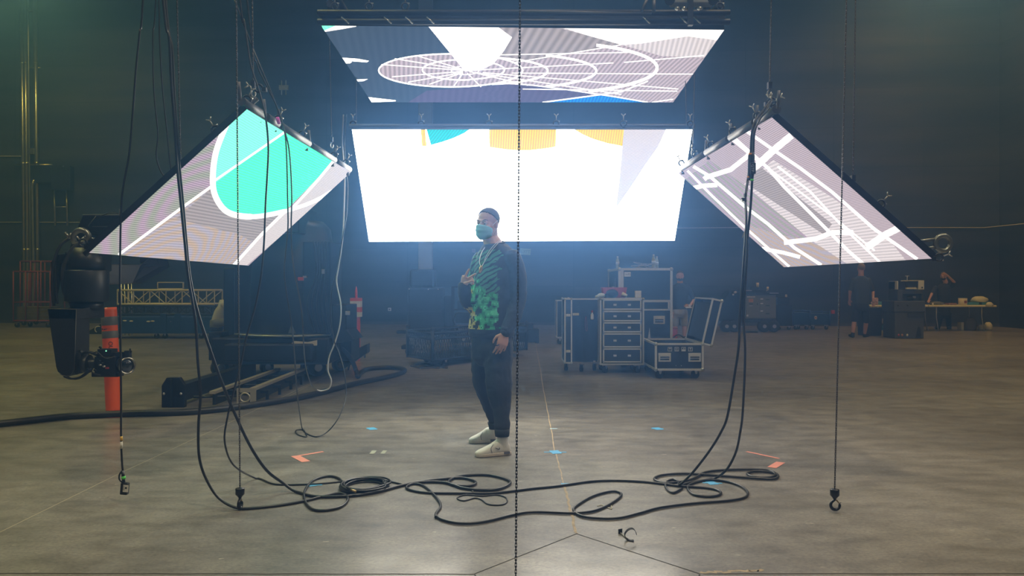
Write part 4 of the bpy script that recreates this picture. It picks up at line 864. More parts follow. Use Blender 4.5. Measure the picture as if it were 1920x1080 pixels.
# --- mesh trolley
def quadcart(name, lab, N, L, Rt, zb, zt, mt, cat='trolley'):
    N, L, Rt = Vector(N), Vector(L), Vector(Rt); Fp = L + (Rt - N); t = thing(name, lab, cat, N)
    m = MB()
    for p in (N, L, Rt, Fp): m.tube([p + Vector((0, 0, zb - .02)), p + Vector((0, 0, zt))], .028, 6); m.ell(p + Vector((0, 0, zt)), .035, n=8)
    for z in (zb, (zb + zt) / 2 + .08, zt - .06):
        for a, b in ((N, L), (N, Rt), (L, Fp), (Rt, Fp)): m.tube([a + Vector((0, 0, z)), b + Vector((0, 0, z))], .018, 6)
    md = (N + Rt) / 2; m.tube([md + Vector((0, 0, zb)), md + Vector((0, 0, zt - .06))], .02, 6)
    m.build('frame', mt, t, world=True)
    g = MB()
    for a, b in ((N, L), (N, Rt), (L, Fp), (Rt, Fp)):
        d = b - a; n = int(d.length / .06)
        for i in range(1, n):
            p = a + d * (i / n); q = a + d * (min(i + 2, n) / n); q0 = a + d * (max(i - 2, 0) / n)
            g.tube([p + Vector((0, 0, zb)), q + Vector((0, 0, zt - .06))], .004, 4, caps=False); g.tube([p + Vector((0, 0, zb)), q0 + Vector((0, 0, zt - .06))], .004, 4, caps=False)
    g.build('mesh_sides', mt, t, world=True)
    g = MB(); e = Vector((0, 0, .012)); g.prism([p + Vector((0, 0, zb)) for p in (N, Rt, Fp, L)], e); g.build('deck', mt, t, world=True)
    for u, v in ((.12, .15), (.12, .85), (.88, .15), (.88, .85)):
        p = N + (L - N) * u + (Rt - N) * v; m_ = t; caster(m_, p.x, p.y, .045, .4, world=True)
    return t
t = quadcart('mesh_trolley', 'dark blue mesh-sided trolley behind the man on the left', (-1.184, 11.76, 0), (-1.65, 12.5, 0), (.25, 13.9, 0), .12, .58, mat('trolley_navy', (0.02, 0.035, 0.075), .45, .3))
m = MB(); m.tube([W(869, 637, 12.4), W(869, 637, 12.37)], .022, n=12); m.build('round_badge', M_steel, t, world=True)
m = MB(); P = [FL(770 + 60 * abs(sin(i * .37)) + i * .3, 686 + 4 * sin(i * 1.3), .012) for i in range(34)]; m.tube(spline(P, 3), .012, 5)
tag(m.build('chain_heap', M_chain, None, origin=P[0], world=True), 'heap of loose chain on the floor under the mesh trolley', 'chain')
for (x, y, w) in ((756, 625, 14), (763, 654, 11), (768, 662, 8)):
    m = MB(); p = FL(x, y); m.box(p + Vector((0, 0, .04)), (w * p.y / F * 1.6, .3, .08)); tag(m.build('base_plate', M_blkmat, None, origin=p, world=True, bevel=.02), {756: 'farthest flat dark foot beside the mesh trolley', 763: 'middle flat dark foot beside the mesh trolley', 768: 'nearest flat dark foot beside the mesh trolley'}[x], 'base plate')
t = thing('covered_machine', 'tall dark covered machine standing in blue haze beyond the mesh trolley', 'machine', (W(764, 0, 18.5).x, 18.5, 0))
m = MB(); m.bx(0, .82, 0, .7, .1, 1.2); m.bx(.05, .62, .05, .65, 1.2, 1.62); m.bx(.85, 1.05, .1, .5, .05, 1.0); m.build('cover', mat('dark_cover', (0.02, 0.022, 0.028), .85, bump=.3, bscale=6), t, bevel=.05)
m = MB(); m.bx(.02, .8, -.01, .0, .62, .64); m.build('strap', M_blk, t)
for x in (.1, .7, .95): caster(t, x, .1, .05)
for i, (x, z) in enumerate(((0.0, 1.16), (.45, 1.15), (.68, 1.15))): m = MB(); m.ell((x + .04, -.012, z), .018, n=8); m.build('bolt_head', M_steel, t)
t = thing('equipment_rack', 'dark equipment rack with open shelves behind the trolley, left of the man', 'rack', (W(848, 0, 15.5).x, 15.5, 0))
m = MB()
for x in (0, .42):
    for y in (0, .4): m.bx(x - .015, x + .015, y - .015, y + .015, .08, 1.22)
for z in (.12, .5, .75, 1.2): m.bx(-.015, .435, -.015, .415, z, z + .02)
m.build('frame', mat('rack_navy', (0.03, 0.04, 0.07), .5, .3), t)
m = MB(); m.bx(.06, .38, .03, .38, .52, .70); m.bx(.1, .34, .03, .3, .77, .95); m.build('gear', M_blk, t, bevel=.01)
m = MB(); m.tube(spline([(.08, -.02, .7), (.03, -.04, .55), (.10, -.04, .4), (.06, -.03, .2), (.1, 0, .1)], 5), .02, 6); m.build('cord', M_rub, t)
for x in (.05, .37): caster(t, x, .05, .04)
# --- left background: red cage carts
def cage(lab, x0, x1, Y, zt, boards):
    t = thing('cage_cart', lab, 'cart', (x0, Y, 0)); w = x1 - x0; d = .75; m = MB()
    for x in (0, w / 3, 2 * w / 3, w):
        for y in (0, d):
            m.tube([(x, y, .18), (x, y, zt)], .022, 6)
    for z in (.2, zt):
        m.tube([(0, 0, z), (w, 0, z), (w, d, z), (0, d, z)], .022, 6, closed=True)
    m.tube([(0, 0, .75), (w, 0, .75)], .015, 6)
    m.build('frame', M_red, t)
    if boards:
        for i in range(9):
            q = MB(); q.bx(.06 + .01 * (i % 2), w - .08, .08, d - .08, .22 + i * .045, .255 + i * .045); q.build('board', mat('brown_board', (0.16, 0.13, 0.075), .8, var=.3), t)
    for x in (.08, w - .08):
        for y in (.06, d - .06): caster(t, x, y, .07)
    return t
cage('red cage cart stacked with brown boards, at the foot of the pipes', W(25, 0, 23.4).x, W(94, 0, 23.4).x, 23.4, 1.66, True)
cage('empty taller red cage cart behind the one with boards', W(38, 0, 24.6).x, W(96, 0, 24.6).x, 24.6, 2.0, False)
# --- truss stack on blue dollies
def box_truss(name, lab, x0, x1, Y, z0, z1, d, mt, grp=None):
    t = thing(name, lab, 'truss', (x0, Y, z0)); L = x1 - x0; h = z1 - z0; r = .024
    m = MB()
    for y in (0, d):
        for z in (0, h): m.tube([(0, y, z), (L, y, z)], r, 6)
    m.build('chords', mt, t)
    m = MB(); n = int(L / (h * 1.0))
    for i in range(n + 1):
        x = L * i / n
        for y in (0, d): m.tube([(x, y, 0), (x, y, h)], .014, 5, caps=False)
        for z in (0, h): m.tube([(x, 0, z), (x, d, z)], .012, 5, caps=False)
        if i < n:
            for y in (0, d): m.tube([(x, y, 0 if i % 2 else h), (x + L / n, y, h if i % 2 else 0)], .012, 5, caps=False)
    m.build('lattice', mt, t); return t
xa, xb = W(232, 0, 18.9).x, W(411, 0, 18.9).x
box_truss('stage_truss', 'pale beige box truss on top of the stack at left', xa, xb, 18.6, .80, 1.13, .5, M_beige)
box_truss('stage_truss', 'dark box truss under the pale one at left', xa, xb - .05, 18.6, .56, .76, .5, mat('dark_alloy', (0.04, 0.05, 0.045), .5, .5))
t = thing('blue_dolly', 'long dark blue dolly carrying the stacked trusses', 'dolly', (W(190, 0, 18.4).x, 18.4, 0))
L_ = W(412, 0, 18.4).x - t.location.x
m = MB(); m.bx(0, L_, 0, .8, .12, .52); m.build('body', M_blue, t, bevel=.02)
for x in (.05, L_ * .5, L_ * .62, L_ - .1): m = MB(); m.bx(x, x + .14, -.02, .02, .12, .58); m.build('post', M_blue, t)
for x in (.35, 1.25, 1.45, 2.3, 2.6): caster(t, x, .1, .06)
m = MB()
for x, z in ((.55, .42), (.7, .41), (1.1, .40), (1.2, .41)): m.ell((x, -.01, z), (.05, .01, .018), n=8)
m.build('oval_label', M_white, t); m = MB(); m.ell((1.62, -.01, .4), .012, n=8); m.build('stud', M_steel, t)
t = thing('frame_panel', 'small dark panel with a pale rim on top of the trusses', 'panel', (W(295, 0, 18.7).x, 18.7, 1.156))
m = MB(); m.bx(.02, .60, 0, .03, .02, .15); m.build('panel', M_blk, t); m = MB(); m.bx(0, .62, -.01, .04, 0, .022); m.bx(0, .62, -.01, .04, .148, .17); m.bx(0, .02, -.01, .04, 0, .17); m.bx(.60, .62, -.01, .04, 0, .17); m.build('rim', M_beige, t)
for i, (px, z1_) in enumerate(((226, 1.38), (231, 1.32), (237, 1.36), (242, 1.30))):
    x = W(px, 0, 19.6).x; m = MB(); m.tube([(x, 19.65 + .03 * i, 0), (x, 19.65 + .03 * i, z1_)], .022, 8); tag(m.build('steel_pole', M_steel, None, origin=(x, 19.65, 0), world=True), ('first', 'second', 'third', 'last')[i] + ' of four upright steel poles left of the truss stack, counted from the left', 'pole', 'upright poles by the trusses')
t = thing('wheel_ramp', 'low black case lid with a white arc on the floor behind the orange post', 'case', (W(163, 0, 20.2).x, 20.2, 0)); m = MB(); m.prism([(0, 0, 0), (.42, 0, 0), (.42, 0, .30), (.05, 0, .08)], (0, .4, 0)); m.build('body', M_blk, t)
m = MB(); m.tube([(.30 + .09 * cos(a), -.01, .12 + .08 * sin(a)) for a in [R(q) for q in range(60, 260, 20)]], .014, 6); m.build('white_arc', M_white, t)
# --- conduits and boxes on the back wall
M_pipe = mat('galvanised_pipe', (0.55, 0.53, 0.42), 0.32, 0.9, var=.15, vscale=3)
zt_ = 11.5
pipes = ((42, -60, 'leftmost', .055), (48.5, -60, 'second', .055), (67.5, -60, 'rightmost tall', .062))
for px, py, lb, r in pipes:
    a = WB(px + 4, 548, .14); b = WB(px - 2, 0, .14); d = (b - a).normalized(); a = a - d * (a.z / d.z) + Vector((0, 0, .02)); b = a + d * ((zt_ - a.z) / d.z)
    m = MB(); m.tube([a, b], r, 12); 
    for q in (.21, .46, .75): c = a.lerp(b, q); m.tube([c - d * .04, c + d * .04], r * 1.18, 12)
    tag(m.build('conduit_pipe', M_pipe, None, origin=a, world=True), lb + ' of the thick galvanised pipes running up the back wall', 'pipe', 'thick pipes on the back wall')
a = WB(57, 500, .12); m = MB(); b = WB(52.5, 0, .12); m.tube([Vector((a.x, a.y, .05)), a, b, b + (b - a) * .2], .026, 8); tag(m.build('conduit_pipe', M_pipe, None, origin=a, world=True), 'thinnest upright pipe between the thick ones on the back wall', 'pipe')
P = [WB(63, 340, .14), WB(61, 346, .14), WB(60.5, 358, .14), WB(63, 500, .14)]; P.append(Vector((P[-1].x, P[-1].y, .03)))
m = MB(); m.tube([WB(67, 338, .05)] + P, .055, 10); tag(m.build('conduit_pipe', M_pipe, None, origin=P[0], world=True), 'bent pipe rising only half way up the back wall', 'pipe')
for (y, x0, x1, lb) in ((21, 52, 66, 'highest short bracket across the pipes'), (127, 46, 76, 'middle bracket across the pipes'), (309, 28, 98, 'lowest long bracket across the pipes')):
    m = MB(); a, b = WB(x0, y, .06), WB(x1, y, .06); m.tube([a, b], .025, 6); tag(m.build('pipe_bracket', M_pipe, None, origin=a, world=True), lb, 'bracket')
t = thing('junction_box', 'small square junction box between the pipes', 'box', WB(61, 284, .1)); m = MB(); m.box((0, 0, 0), (.18, .12, .20)); m.build('body', M_pipe, t, bevel=.01)
m = MB(); m.box((0, -.065, 0), (.16, .01, .18)); m.build('cover', M_pipe, t)
def wallbox(name, px0, py0, px1, py1, lab, cat, mt, dep=.25):
    a, b = WB(px0, py1, 0), WB(px1, py0, 0); a.y = min(a.y, b.y) - .03; t = thing(name, lab, cat, a); w, h = b.x - a.x, b.z - a.z
    m = MB(); m.box((w / 2, -dep / 2, h / 2), (w, dep, h)); m.build('body', mt, t, bevel=.01)
    m = MB(); m.box((w / 2, -dep - .006, h / 2), (w * .92, .012, h * .92)); m.build('cover', mt, t, bevel=.004); return t, w, h
t, w, h = wallbox('electrical_box', 75, 312, 105, 345, 'smaller black electrical box beside the pipes', 'electrical box', M_blk)
t, w, h = wallbox('electrical_box', 106, 313, 140, 358, 'larger black electrical box beside the pipes', 'electrical box', M_blk)
m = MB(); m.box((w * .68, -.27, h * .97), (.04, .03, .04)); m.build('hasp', M_steel, t)
for px, y1 in ((102, 423), (125, 423)):
    m = MB(); a, b = WB(px - .5, 350, .1), WB(px + 1.5, y1, .1); m.tube([a, b], .034, 8); tag(m.build('conduit_stub', M_pipe, None, origin=b, world=True), ('left' if px < 110 else 'right') + '-hand short pipe hanging under the black electrical boxes', 'pipe')
m = MB(); a, b = WB(104, 388, .1), WB(125, 388, .1); m.tube([a, b], .02, 6); tag(m.build('pipe_bracket', M_pipe, None, origin=a, world=True), 'cross bracket between the two short pipes under the boxes', 'bracket')
for P, lb in (([(-400, 292), (44, 293)], 'upper thin cable running along the wall to the pipes'), ([(-400, 416), (146, 417), (210, 417)], 'lower thin cable running along the wall past the pipes'), ([(1240, 428), (1400, 426.5), (1845, 427)], 'thin cable running along the wall behind the street-map screen')):
    Q = [WB(x, y, .03) for x, y in P]
    if lb.startswith('thin'): Q.append(Vector((XR - .04, 22.3, Q[-1].z + .02)))
    m = MB(); m.tube(Q, .014, 6); tag(m.build('wall_cable', mat('cable_pale', (0.5, 0.5, 0.45), .5), None, origin=Q[0], world=True), lb, 'cable')
t, w, h = wallbox('switch_box', 525, 161, 542, 170, 'small cream junction box with four pipe stubs high on the back wall', 'box', mat('cream_box', (0.8, 0.8, 0.5), .5), .08)
for x in (.27, .73):
    for (z0_, z1_) in ((h, h + .16), (-.16, 0)): m = MB(); m.tube([(w * x, -.04, z0_), (w * x, -.04, z1_)], .018, 8); m.build('pipe_stub', mat('cream_box', (0.8, 0.8, 0.5), .5), t)
t, w, h = wallbox('wall_outlet', 728, 577, 734, 583, 'white outlet low on the back wall left of the man', 'outlet', M_white, .03)
m = MB(); m.box((w / 2, -.045, h / 2), (w * .4, .01, h * .4)); m.build('socket', M_blkmat, t)
t, w, h = wallbox('wall_plate', 885, 467, 891, 474, 'small pale plate on the wall left of the raised hand', 'plate', mat('plate_grey', (0.3, 0.3, 0.33), .5), .03)
t = thing('paper_sign', 'tilted pale green EXIT notice on the back wall behind the man', 'sign', WB(985, 472, .05)); t.rotation_euler = (0, R(4), 0)
m = MB(); m.box((0, 0, 0), (.34, .006, .20)); m.build('sheet', mat('paper_green', (0.42, 0.62, 0.50), .7), t); text('lettering', 'EXIT', .15, mat('print_green', (0.2, 0.38, 0.32), .6), t, (0, -.0045, 0), (pi / 2, 0, 0))
a, b = WB(787, 511, .0), WB(812, 511, .0)
m = MB(); m.box(((a.x + b.x) / 2, a.y - .2, (a.z + ZC) / 2), (b.x - a.x, .38, ZC - a.z - .02)); tag(m.build('ventilation_duct', mat('duct_grey', (0.42, 0.42, 0.40), .45, .4), None, origin=(a.x, a.y, a.z), world=True, bevel=.01), 'pale square duct coming down the back wall behind the screens', 'duct')
# --- orange posts
def post(lab, base, h, r, bands, lean=0.0, mt=None):
    t = thing('delineator_post', lab, 'post', base); t.rotation_euler = (0, lean, 0); mt = mt or mat('post_orange', (0.95, 0.13, 0.015), .38, spec=.6)
    m = MB(); m.lathe([(r * .98, 0), (r, .02), (r, h - .03), (r * .97, h), (r * .7, h - .01), (r * .6, h - .05)], n=24); m.build('tube', mt, t)
    for a, b in bands: m = MB(); m.lathe([(r + .001, a), (r + .0025, a + .002), (r + .0025, b - .002), (r + .001, b)], n=24); m.build('reflective_band', mat('band_grey', (0.16, 0.17, 0.17), .35), t)
    return t
t = post('orange tube post with two grey bands, behind the film camera', FL(213.5, 770), 1.015, .072, ((.715, .785), (.84, .925)), R(-2.8))
text('lettering', 'OUTLINE', .052, M_blkmat, t, (.032, -.0665, .575), (pi / 2, pi / 2, R(28)), .001)
m = MB(); P = [(-.05, -.054, .815), (-.01, -.074, .808), (.035, -.066, .812), (-.01, -.075, .80), (-.05, -.056, .80)]; m.prism([Vector(p) for p in P], (0, .004, 0)); m.build('black_mark', M_blkmat, t)
t = post('faded red post wrapped in white and red tape, far behind near the trolley', FL(668, 676), .98, .065, (), 0, mat('post_red', (0.75, 0.08, 0.06), .5))
m = MB(); m.lathe([(.02, .97), (.02, 1.14), (.005, 1.22)], n=10); m.build('stem', mat('post_red', (0.75, 0.08, 0.06), .5), t)
for a, b, mt in ((1.00, 1.05, 'post_red'), (.90, 1.00, 'p'), (.82, .90, 'post_red'), (.74, .82, 'p')): m = MB(); m.bx(-.085, .085, -.085, .07, a - .02, b - .02); m.build('wrap', MATS[mt] if mt != 'p' else M_paper, t)
# ================================================================== motion-control crane at left
M_mach = mat('machine_black', (0.012, 0.014, 0.014), 0.42, 0.2, bump=0.08)
t = thing('camera_crane', 'big black motion-control camera crane reaching in from behind the turquoise screen', 'camera crane', (-2.95, 10.7, 0))
def cb(name, mt, fn, bev=0.0, par=None):
    m = MB(); fn(m); return m.build(name, mt, par or t, world=True, bevel=bev)
ch = cb('chassis', M_mach, lambda m: (m.bx(-3.85, -2.35, 10.1, 11.6, .22, .56), m.bx(-3.6, -2.5, 9.85, 10.1, .28, .50)), .02)
cb('turntable', mat('turntable_steel', (0.30, 0.33, 0.32), .35, .8), lambda m: (m.lathe([(.72, .575), (.74, .58), (.74, .60), (.70, .605)], c=(-2.98, 10.7, 0), n=40),))
cb('column', M_mach, lambda m: (m.lathe([(.60, .605), (.60, .9), (.58, 1.4), (.50, 2.0), (.40, 2.1)], c=(-2.98, 10.75, 0), n=32), m.bx(-3.65, -3.35, 10.4, 10.9, .6, 1.7)), .0)
cb('cabinet', M_mach, lambda m: (m.bx(-2.35, -2.16, 10.3, 11.0, .62, .98), m.prism([(-2.45, 10.3, .66), (-2.16, 10.3, .66), (-2.05, 10.3, .52), (-2.35, 10.3, .46)], (0, .6, 0)), m.bx(-2.7, -2.35, 10.2, 10.9, .6, 1.8)), .01)
for i in range(5): cb('cable_run', M_rub, lambda m: m.tube(spline([(-2.55 + .05 * i, 10.2, .62), (-2.62 + .06 * i, 10.12, 1.0), (-2.5 + .03 * i, 10.1, 1.4), (-2.55 + .04 * i, 10.15, 1.8)], 5), .012, 6))
cb('beacon', mat('beacon_red', (0.5, 0.06, 0.03), .4), lambda m: m.box(W(564, 523, 10.05), (.07, .05, .045)), .008)
cb('beacon_base', M_alu, lambda m: m.box(W(572, 519, 10.1), (.05, .04, .025)))
cb('switch', M_alu, lambda m: m.box(W(606, 509, 10.1), (.035, .03, .06)))
cb('side_socket', M_alu, lambda m: m.box(W(652, 587, 10.28), (.06, .02, .05)), .004)
cb('yellow_bracket', M_beige, lambda m: (m.prism([W(544, 646, 9.95), W(551, 640, 9.95), W(575, 642, 9.95), W(593, 638, 9.95), W(593, 648, 9.95), W(551, 649, 9.95)], (0, .05, 0)),))
cb('flap', mat('worn_grey', (0.1, 0.12, 0.11), .6), lambda m: m.prism([W(540, 625, 10.0), W(546, 608, 10.0), W(554, 625, 10.0)], (0, .02, 0)))
for (px, py, r, dz) in ((412, 705, .115, 0), (594, 705, .12, 0), (579, 702, .11, 0), (636, 696, .10, 0), (500, 700, .09, 0)):
    p = FL(px, py); c = Vector((p.x, p.y, r)); dx = Vector((.032, -.045, 0))
    w = cb('wheel', M_tyre, lambda m: (m.tube([c - dx, c - dx * .7, c + dx * .7, c + dx], [r * .86, r, r, r * .86], 20)))
    cb('hub', M_alu, lambda m: (m.tube([c + dx * 1.02, c + dx * 1.08], [r * .5, r * .4], 14)), par=w)
    cb('wheel_arm', M_mach, lambda m: (m.bx(c.x - .03, c.x + .03, c.y, c.y + .35, r + .02, .42),))
cb('drive_motor', M_mach, lambda m: (m.bx(-3.98, -3.80, 10.35, 10.6, .25, .62), m.box((-3.90, 10.4, .66), (.14, .1, .05)), m.tube([(-3.9, 10.3, .45), (-3.75, 10.2, .42)], .05, 8)), .01)
cb('outrigger', M_mach, lambda m: (m.prism([W(640, 668, 11.2), W(688, 645, 11.9), W(688, 662, 11.9), W(648, 690, 11.2)], (0, .25, 0)), m.tube([W(684, 660, 12.0), W(684, 671, 12.0)], .015, 6), m.tube([W(655, 683, 11.3), W(653, 694, 11.3)], .015, 6), m.bx(-2.4, -2.2, 10.8, 11.4, .2, .5)), .01)
# arm
cb('arm', M_mach, lambda m: (m.prism([W(170, 494, 6.75), W(262, 496, 7.2), W(292, 470, 7.6), W(300, 500, 7.6), W(246, 531, 7.1), W(170, 534, 6.75)], (0, .22, 0)),
    m.loft([[W(262, 470, 7.3) + Vector((0, a, b)) for a, b in ((0, -.12), (.22, -.12), (.22, .12), (0, .12))], [W(520, 380, 9.9) + Vector((0, a, b)) for a, b in ((0, -.2), (.35, -.2), (.35, .2), (0, .2))]], smooth=False),
    m.bx(-3.2, -2.7, 10.0, 10.9, 1.9, 2.25)), .01)
cb('motor_housing', M_mach, lambda m: (m.prism([W(155, 403, 6.9), W(226, 403, 6.9), W(226, 440, 6.9), W(200, 472, 6.9), W(126, 476, 6.9), W(140, 440, 6.9)], (0, .3, 0)), m.prism([W(172, 424, 6.86), W(206, 424, 6.86), W(198, 440, 6.86), W(165, 442, 6.86)], (0, .05, 0))), .006)
cb('housing_edge', mat('worn_grey', (0.1, 0.12, 0.11), .6), lambda m: (m.tube([W(155, 403, 6.88), W(226, 402, 6.88)], .004, 5), m.tube([W(180, 405, 6.88), W(165, 424, 6.88)], .004, 5)))
cb('antenna', M_rub, lambda m: (m.tube([W(224.5, 391, 6.6), W(224.5, 437, 6.6)], .006, 6), m.tube(spline([W(224, 401, 6.6), W(208, 399, 6.6), W(192, 404, 6.7), W(182, 410, 6.8)], 5), .004, 5)))
dr_ = cb('pan_drum', M_mach, lambda m: (m.lathe([(.165, 0), (.172, .01), (.172, .26), (.165, .27)], c=W(163, 566, 6.75), n=36), m.lathe([(.14, .27), (.14, .36), (.10, .46)], c=W(163, 566, 6.75), n=28), m.lathe([(.13, -.06), (.13, 0)], c=W(163, 566, 6.75), n=28), m.bx(W(132, 0, 6.8).x, W(196, 0, 6.8).x, 6.72, 6.92, W(0, 508, 6.8).z, W(0, 474, 6.8).z)))
cb('guide_arc', mat('worn_edge', (0.09, 0.09, 0.085), .4, .4), lambda m: (m.tube([W(163 + 46 * cos(a), 520 - 66 * sin(a), 6.72) for a in [R(q) for q in range(95, 235, 8)]], .020, 6, flat=.3)))
cb('cable_run', M_rub, lambda m: (m.tube(spline([W(140, 440, 6.7), W(112, 462, 6.65), W(100, 500, 6.62), W(98, 540, 6.62), W(101, 574, 6.62)], 6), .012, 6), m.tube(spline([W(130, 448, 6.7), W(106, 470, 6.68), W(104, 520, 6.66), W(108, 570, 6.64)], 6), .009, 6)))
cb('side_plate', M_mach, lambda m: m.prism([W(95, 492, 6.7), W(108, 478, 6.7), W(124, 476, 6.7), W(112, 494, 6.7), W(106, 540, 6.7), W(99, 572, 6.7)], (0, .04, 0)))
br = cb('tilt_bracket', mat('bracket_black', (0.008, 0.009, 0.009), .6, bump=.3, bscale=150), lambda m: (m.prism([W(89, 579, 6.45), W(143, 580, 6.45), W(139, 694, 6.45), W(135, 702, 6.45), W(128, 706, 6.45), W(116, 703, 6.45), W(108, 697, 6.45), W(105, 688, 6.45)], (0, .14, 0)), m.prism([W(89, 579, 6.45), W(143, 580, 6.45), W(143, 599, 6.45), W(92, 598, 6.45)], (0, .45, 0)), m.prism([W(143, 580, 6.47), W(183, 574, 6.75), W(181, 592, 6.75), W(154, 598, 6.55), W(153, 692, 6.55), W(141, 703, 6.47)], (0, .12, 0))), .004)
cb('worn_edge_line', mat('worn_edge', (0.09, 0.09, 0.085), .4, .4), lambda m: (m.tube([W(143, 581, 6.44), W(139.5, 692, 6.44), W(134, 702, 6.44), W(122, 706, 6.44), W(112, 701, 6.44)], .0025, 5), m.tube([W(89, 579, 6.44), W(143, 580, 6.44)], .0025, 5)), par=br)
cb('cable_loop', M_rub, lambda m: (m.tube(spline([W(120, 706, 6.44), W(132, 710, 6.42), W(148, 708, 6.42), W(160, 700, 6.42), W(172, 692, 6.42)], 5), .008, 6), m.tube(spline([W(126, 706, 6.44), W(140, 711, 6.42), W(156, 706, 6.41), W(170, 695, 6.41)], 5), .006, 6)))
# the film camera held by the crane
t = thing('film_camera', 'black cinema camera with a wide silver-rimmed lens, mounted low on the crane head', 'camera', W(205, 705, 6.5)); YC = 6.5
cb('body', M_mach, lambda m: (m.bx(W(184, 0, YC).x, W(223, 0, YC).x, 6.44, 6.58, W(0, 704, YC).z, W(0, 668, YC).z), m.bx(W(176, 0, YC).x, W(226, 0, YC).x, 6.46, 6.56, W(0, 706, YC).z, W(0, 698, YC).z)), .004)
cb('top_module', M_mach, lambda m: (m.bx(W(187, 0, YC).x, W(214, 0, YC).x, 6.46, 6.56, W(0, 667, YC).z, W(0, 654, YC).z), m.tube([W(190, 653, YC), W(186, 650, YC)], .01, 6), m.bx(W(214, 0, YC).x, W(232, 0, YC).x, 6.47, 6.53, W(0, 668, YC).z, W(0, 660, YC).z)), .003)
cb('rear_mount', mat('mount_grey', (0.05, 0.055, 0.05), .4, .6), lambda m: (m.tube([W(158, 682, YC), W(168, 682, YC)], .075, 20), m.tube([W(152, 680, YC), W(184, 682, YC)], .04, 14), m.tube(spline([W(153, 664, YC), W(163, 660, YC - .03), W(174, 662, YC - .03), W(186, 668, YC)], 5), .012, 6), m.tube([W(150, 656, YC), W(156, 664, YC), W(154, 672, YC)], .014, 6)))
for i, (x, y) in enumerate(((184, 676), (186, 684), (190, 681), (193, 687), (176, 694))): cb('connector_plug', M_clampl if i % 2 else M_mach, lambda m: (m.tube([W(x, y, 6.42), W(x + 5, y + .5, 6.42)], .008, 8)))
cb('cable', M_rub, lambda m: (m.tube(spline([W(172, 664, 6.43), W(182, 660, 6.40), W(194, 670, 6.40), W(204, 672, 6.40), W(216, 668, 6.42)], 5), .005, 6), m.tube(spline([W(164, 690, 6.43), W(176, 700, 6.41), W(188, 703, 6.41)], 5), .006, 6)))
cb('red_label', mat('label_red', (0.4, 0.05, 0.04), .5), lambda m: m.box(W(201, 690, 6.435), (.030, .003, .016)))
cb('status_lamp', screen_mat('lamp_green', (0.3, 1, 0.7), 1.2), lambda m: m.ell(W(199, 658, 6.455), .006, n=8))
cb('lens_barrel', M_mach, lambda m: (m.tube([W(221, 684, YC), W(232, 684, YC)], [.055, .062], 20), m.bx(W(214, 0, YC).x, W(222, 0, YC).x, 6.45, 6.55, W(0, 700, YC).z, W(0, 670, YC).z)))
lc = W(232, 685, YC)
def lens(m):
    A = Matrix.Rotation(R(62), 3, 'Y') @ Matrix.Identity(3)
    M = Matrix.Rotation(R(-38), 3, 'Z') @ Matrix.Rotation(R(90), 3, 'Y'); prof = [(.062, 0), (.068, .004), (.070, .060), (.070, .066), (.060, .066), (.054, .050), (.040, .030)]
    m.lathe(prof, c=lc, n=32, axis=M)
cb('lens', mat('lens_rim', (0.30, 0.29, 0.25), .25, .9), lens)
def glass(m):
    M = Matrix.Rotation(R(-38), 3, 'Z') @ Matrix.Rotation(R(90), 3, 'Y'); m.lathe([(.056, .053), (.040, .060), (.018, .064)], c=lc, n=28, axis=M)
cb('front_glass', mat('lens_glass', (0.01, 0.012, 0.012), .08, spec=.9), glass)
cb('focus_motor', M_mach, lambda m: (m.box(W(240, 664, YC), (.04, .05, .06)), m.tube([W(234, 672, YC), W(247, 658, YC)], .008, 6), m.box(W(244, 659, YC), (.012, .01, .05)), m.tube([W(226, 668, YC), W(238, 672, YC)], .012, 8)), .003)
# dolly track
t = thing('dolly_track', 'steel dolly track in front of the crane, ending in an upright black plate', 'track', (-3.0, 8.1, 0))
cb('side_beam', M_mach, lambda m: (m.bx(-3.46, -3.34, 8.06, 10.3, .05, .22),), .004)
cb('end_plate', M_mach, lambda m: (m.prism([(-3.53, 7.95, .0), (-3.30, 7.95, .0), (-3.30, 7.95, .22), (-3.35, 7.95, .30), (-3.48, 7.95, .30), (-3.53, 7.95, .22)], (0, .06, 0)), m.bx(-3.44, -3.42, 7.92, 7.95, .02, .29)), .004)
for x in (-3.50, -3.33): cb('bolt_head', M_alu, lambda m: m.ell((x, 7.94, .14), .014, n=8))
for x in (-3.02, -2.70): cb('rail', mat('rail_steel', (0.55, 0.52, 0.42), .4, .6), lambda m: (m.bx(x - .028, x + .028, 7.95 if x < -3 else 8.2, 10.2, .135, .165),)), cb('rail_web', M_mach, lambda m: (m.bx(x - .015, x + .015, 8.0 if x < -3 else 8.25, 10.2, .02, .135),))
for k in range(5): cb('crosspiece', M_mach, lambda m: m.bx(-3.02, -2.70, 8.35 + k * .45, 8.45 + k * .45, .07, .12))
for k in range(4): cb('levelling_foot', M_mach, lambda m: (m.tube([(-2.62, 8.45 + k * .45, .0), (-2.62, 8.45 + k * .45, .10)], .018, 8), m.bx(-2.70, -2.60, 8.42 + k * .45, 8.48 + k * .45, .08, .11)))
def ebr(m):
    y = 8.14
    for a in ((-2.84, -2.81, .0, .17), (-2.70, -2.64, .0, .17), (-2.81, -2.70, .125, .17), (-2.81, -2.70, .0, .025)): m.bx(a[0], a[1], y, y + .01, a[2], a[3])
    m.tube([(-2.755 + .05 * cos(q), y + .002, .075 + .045 * sin(q)) for q in [R(w_) for w_ in range(0, 360, 20)]], .008, 6, closed=True)
cb('end_bracket', mat('rail_steel', (0.55, 0.52, 0.42), .4, .6), ebr)
cb('tie_rod', M_mach, lambda m: m.tube([(-3.22, 7.98, .10), (-2.84, 8.14, .09)], .012, 6))
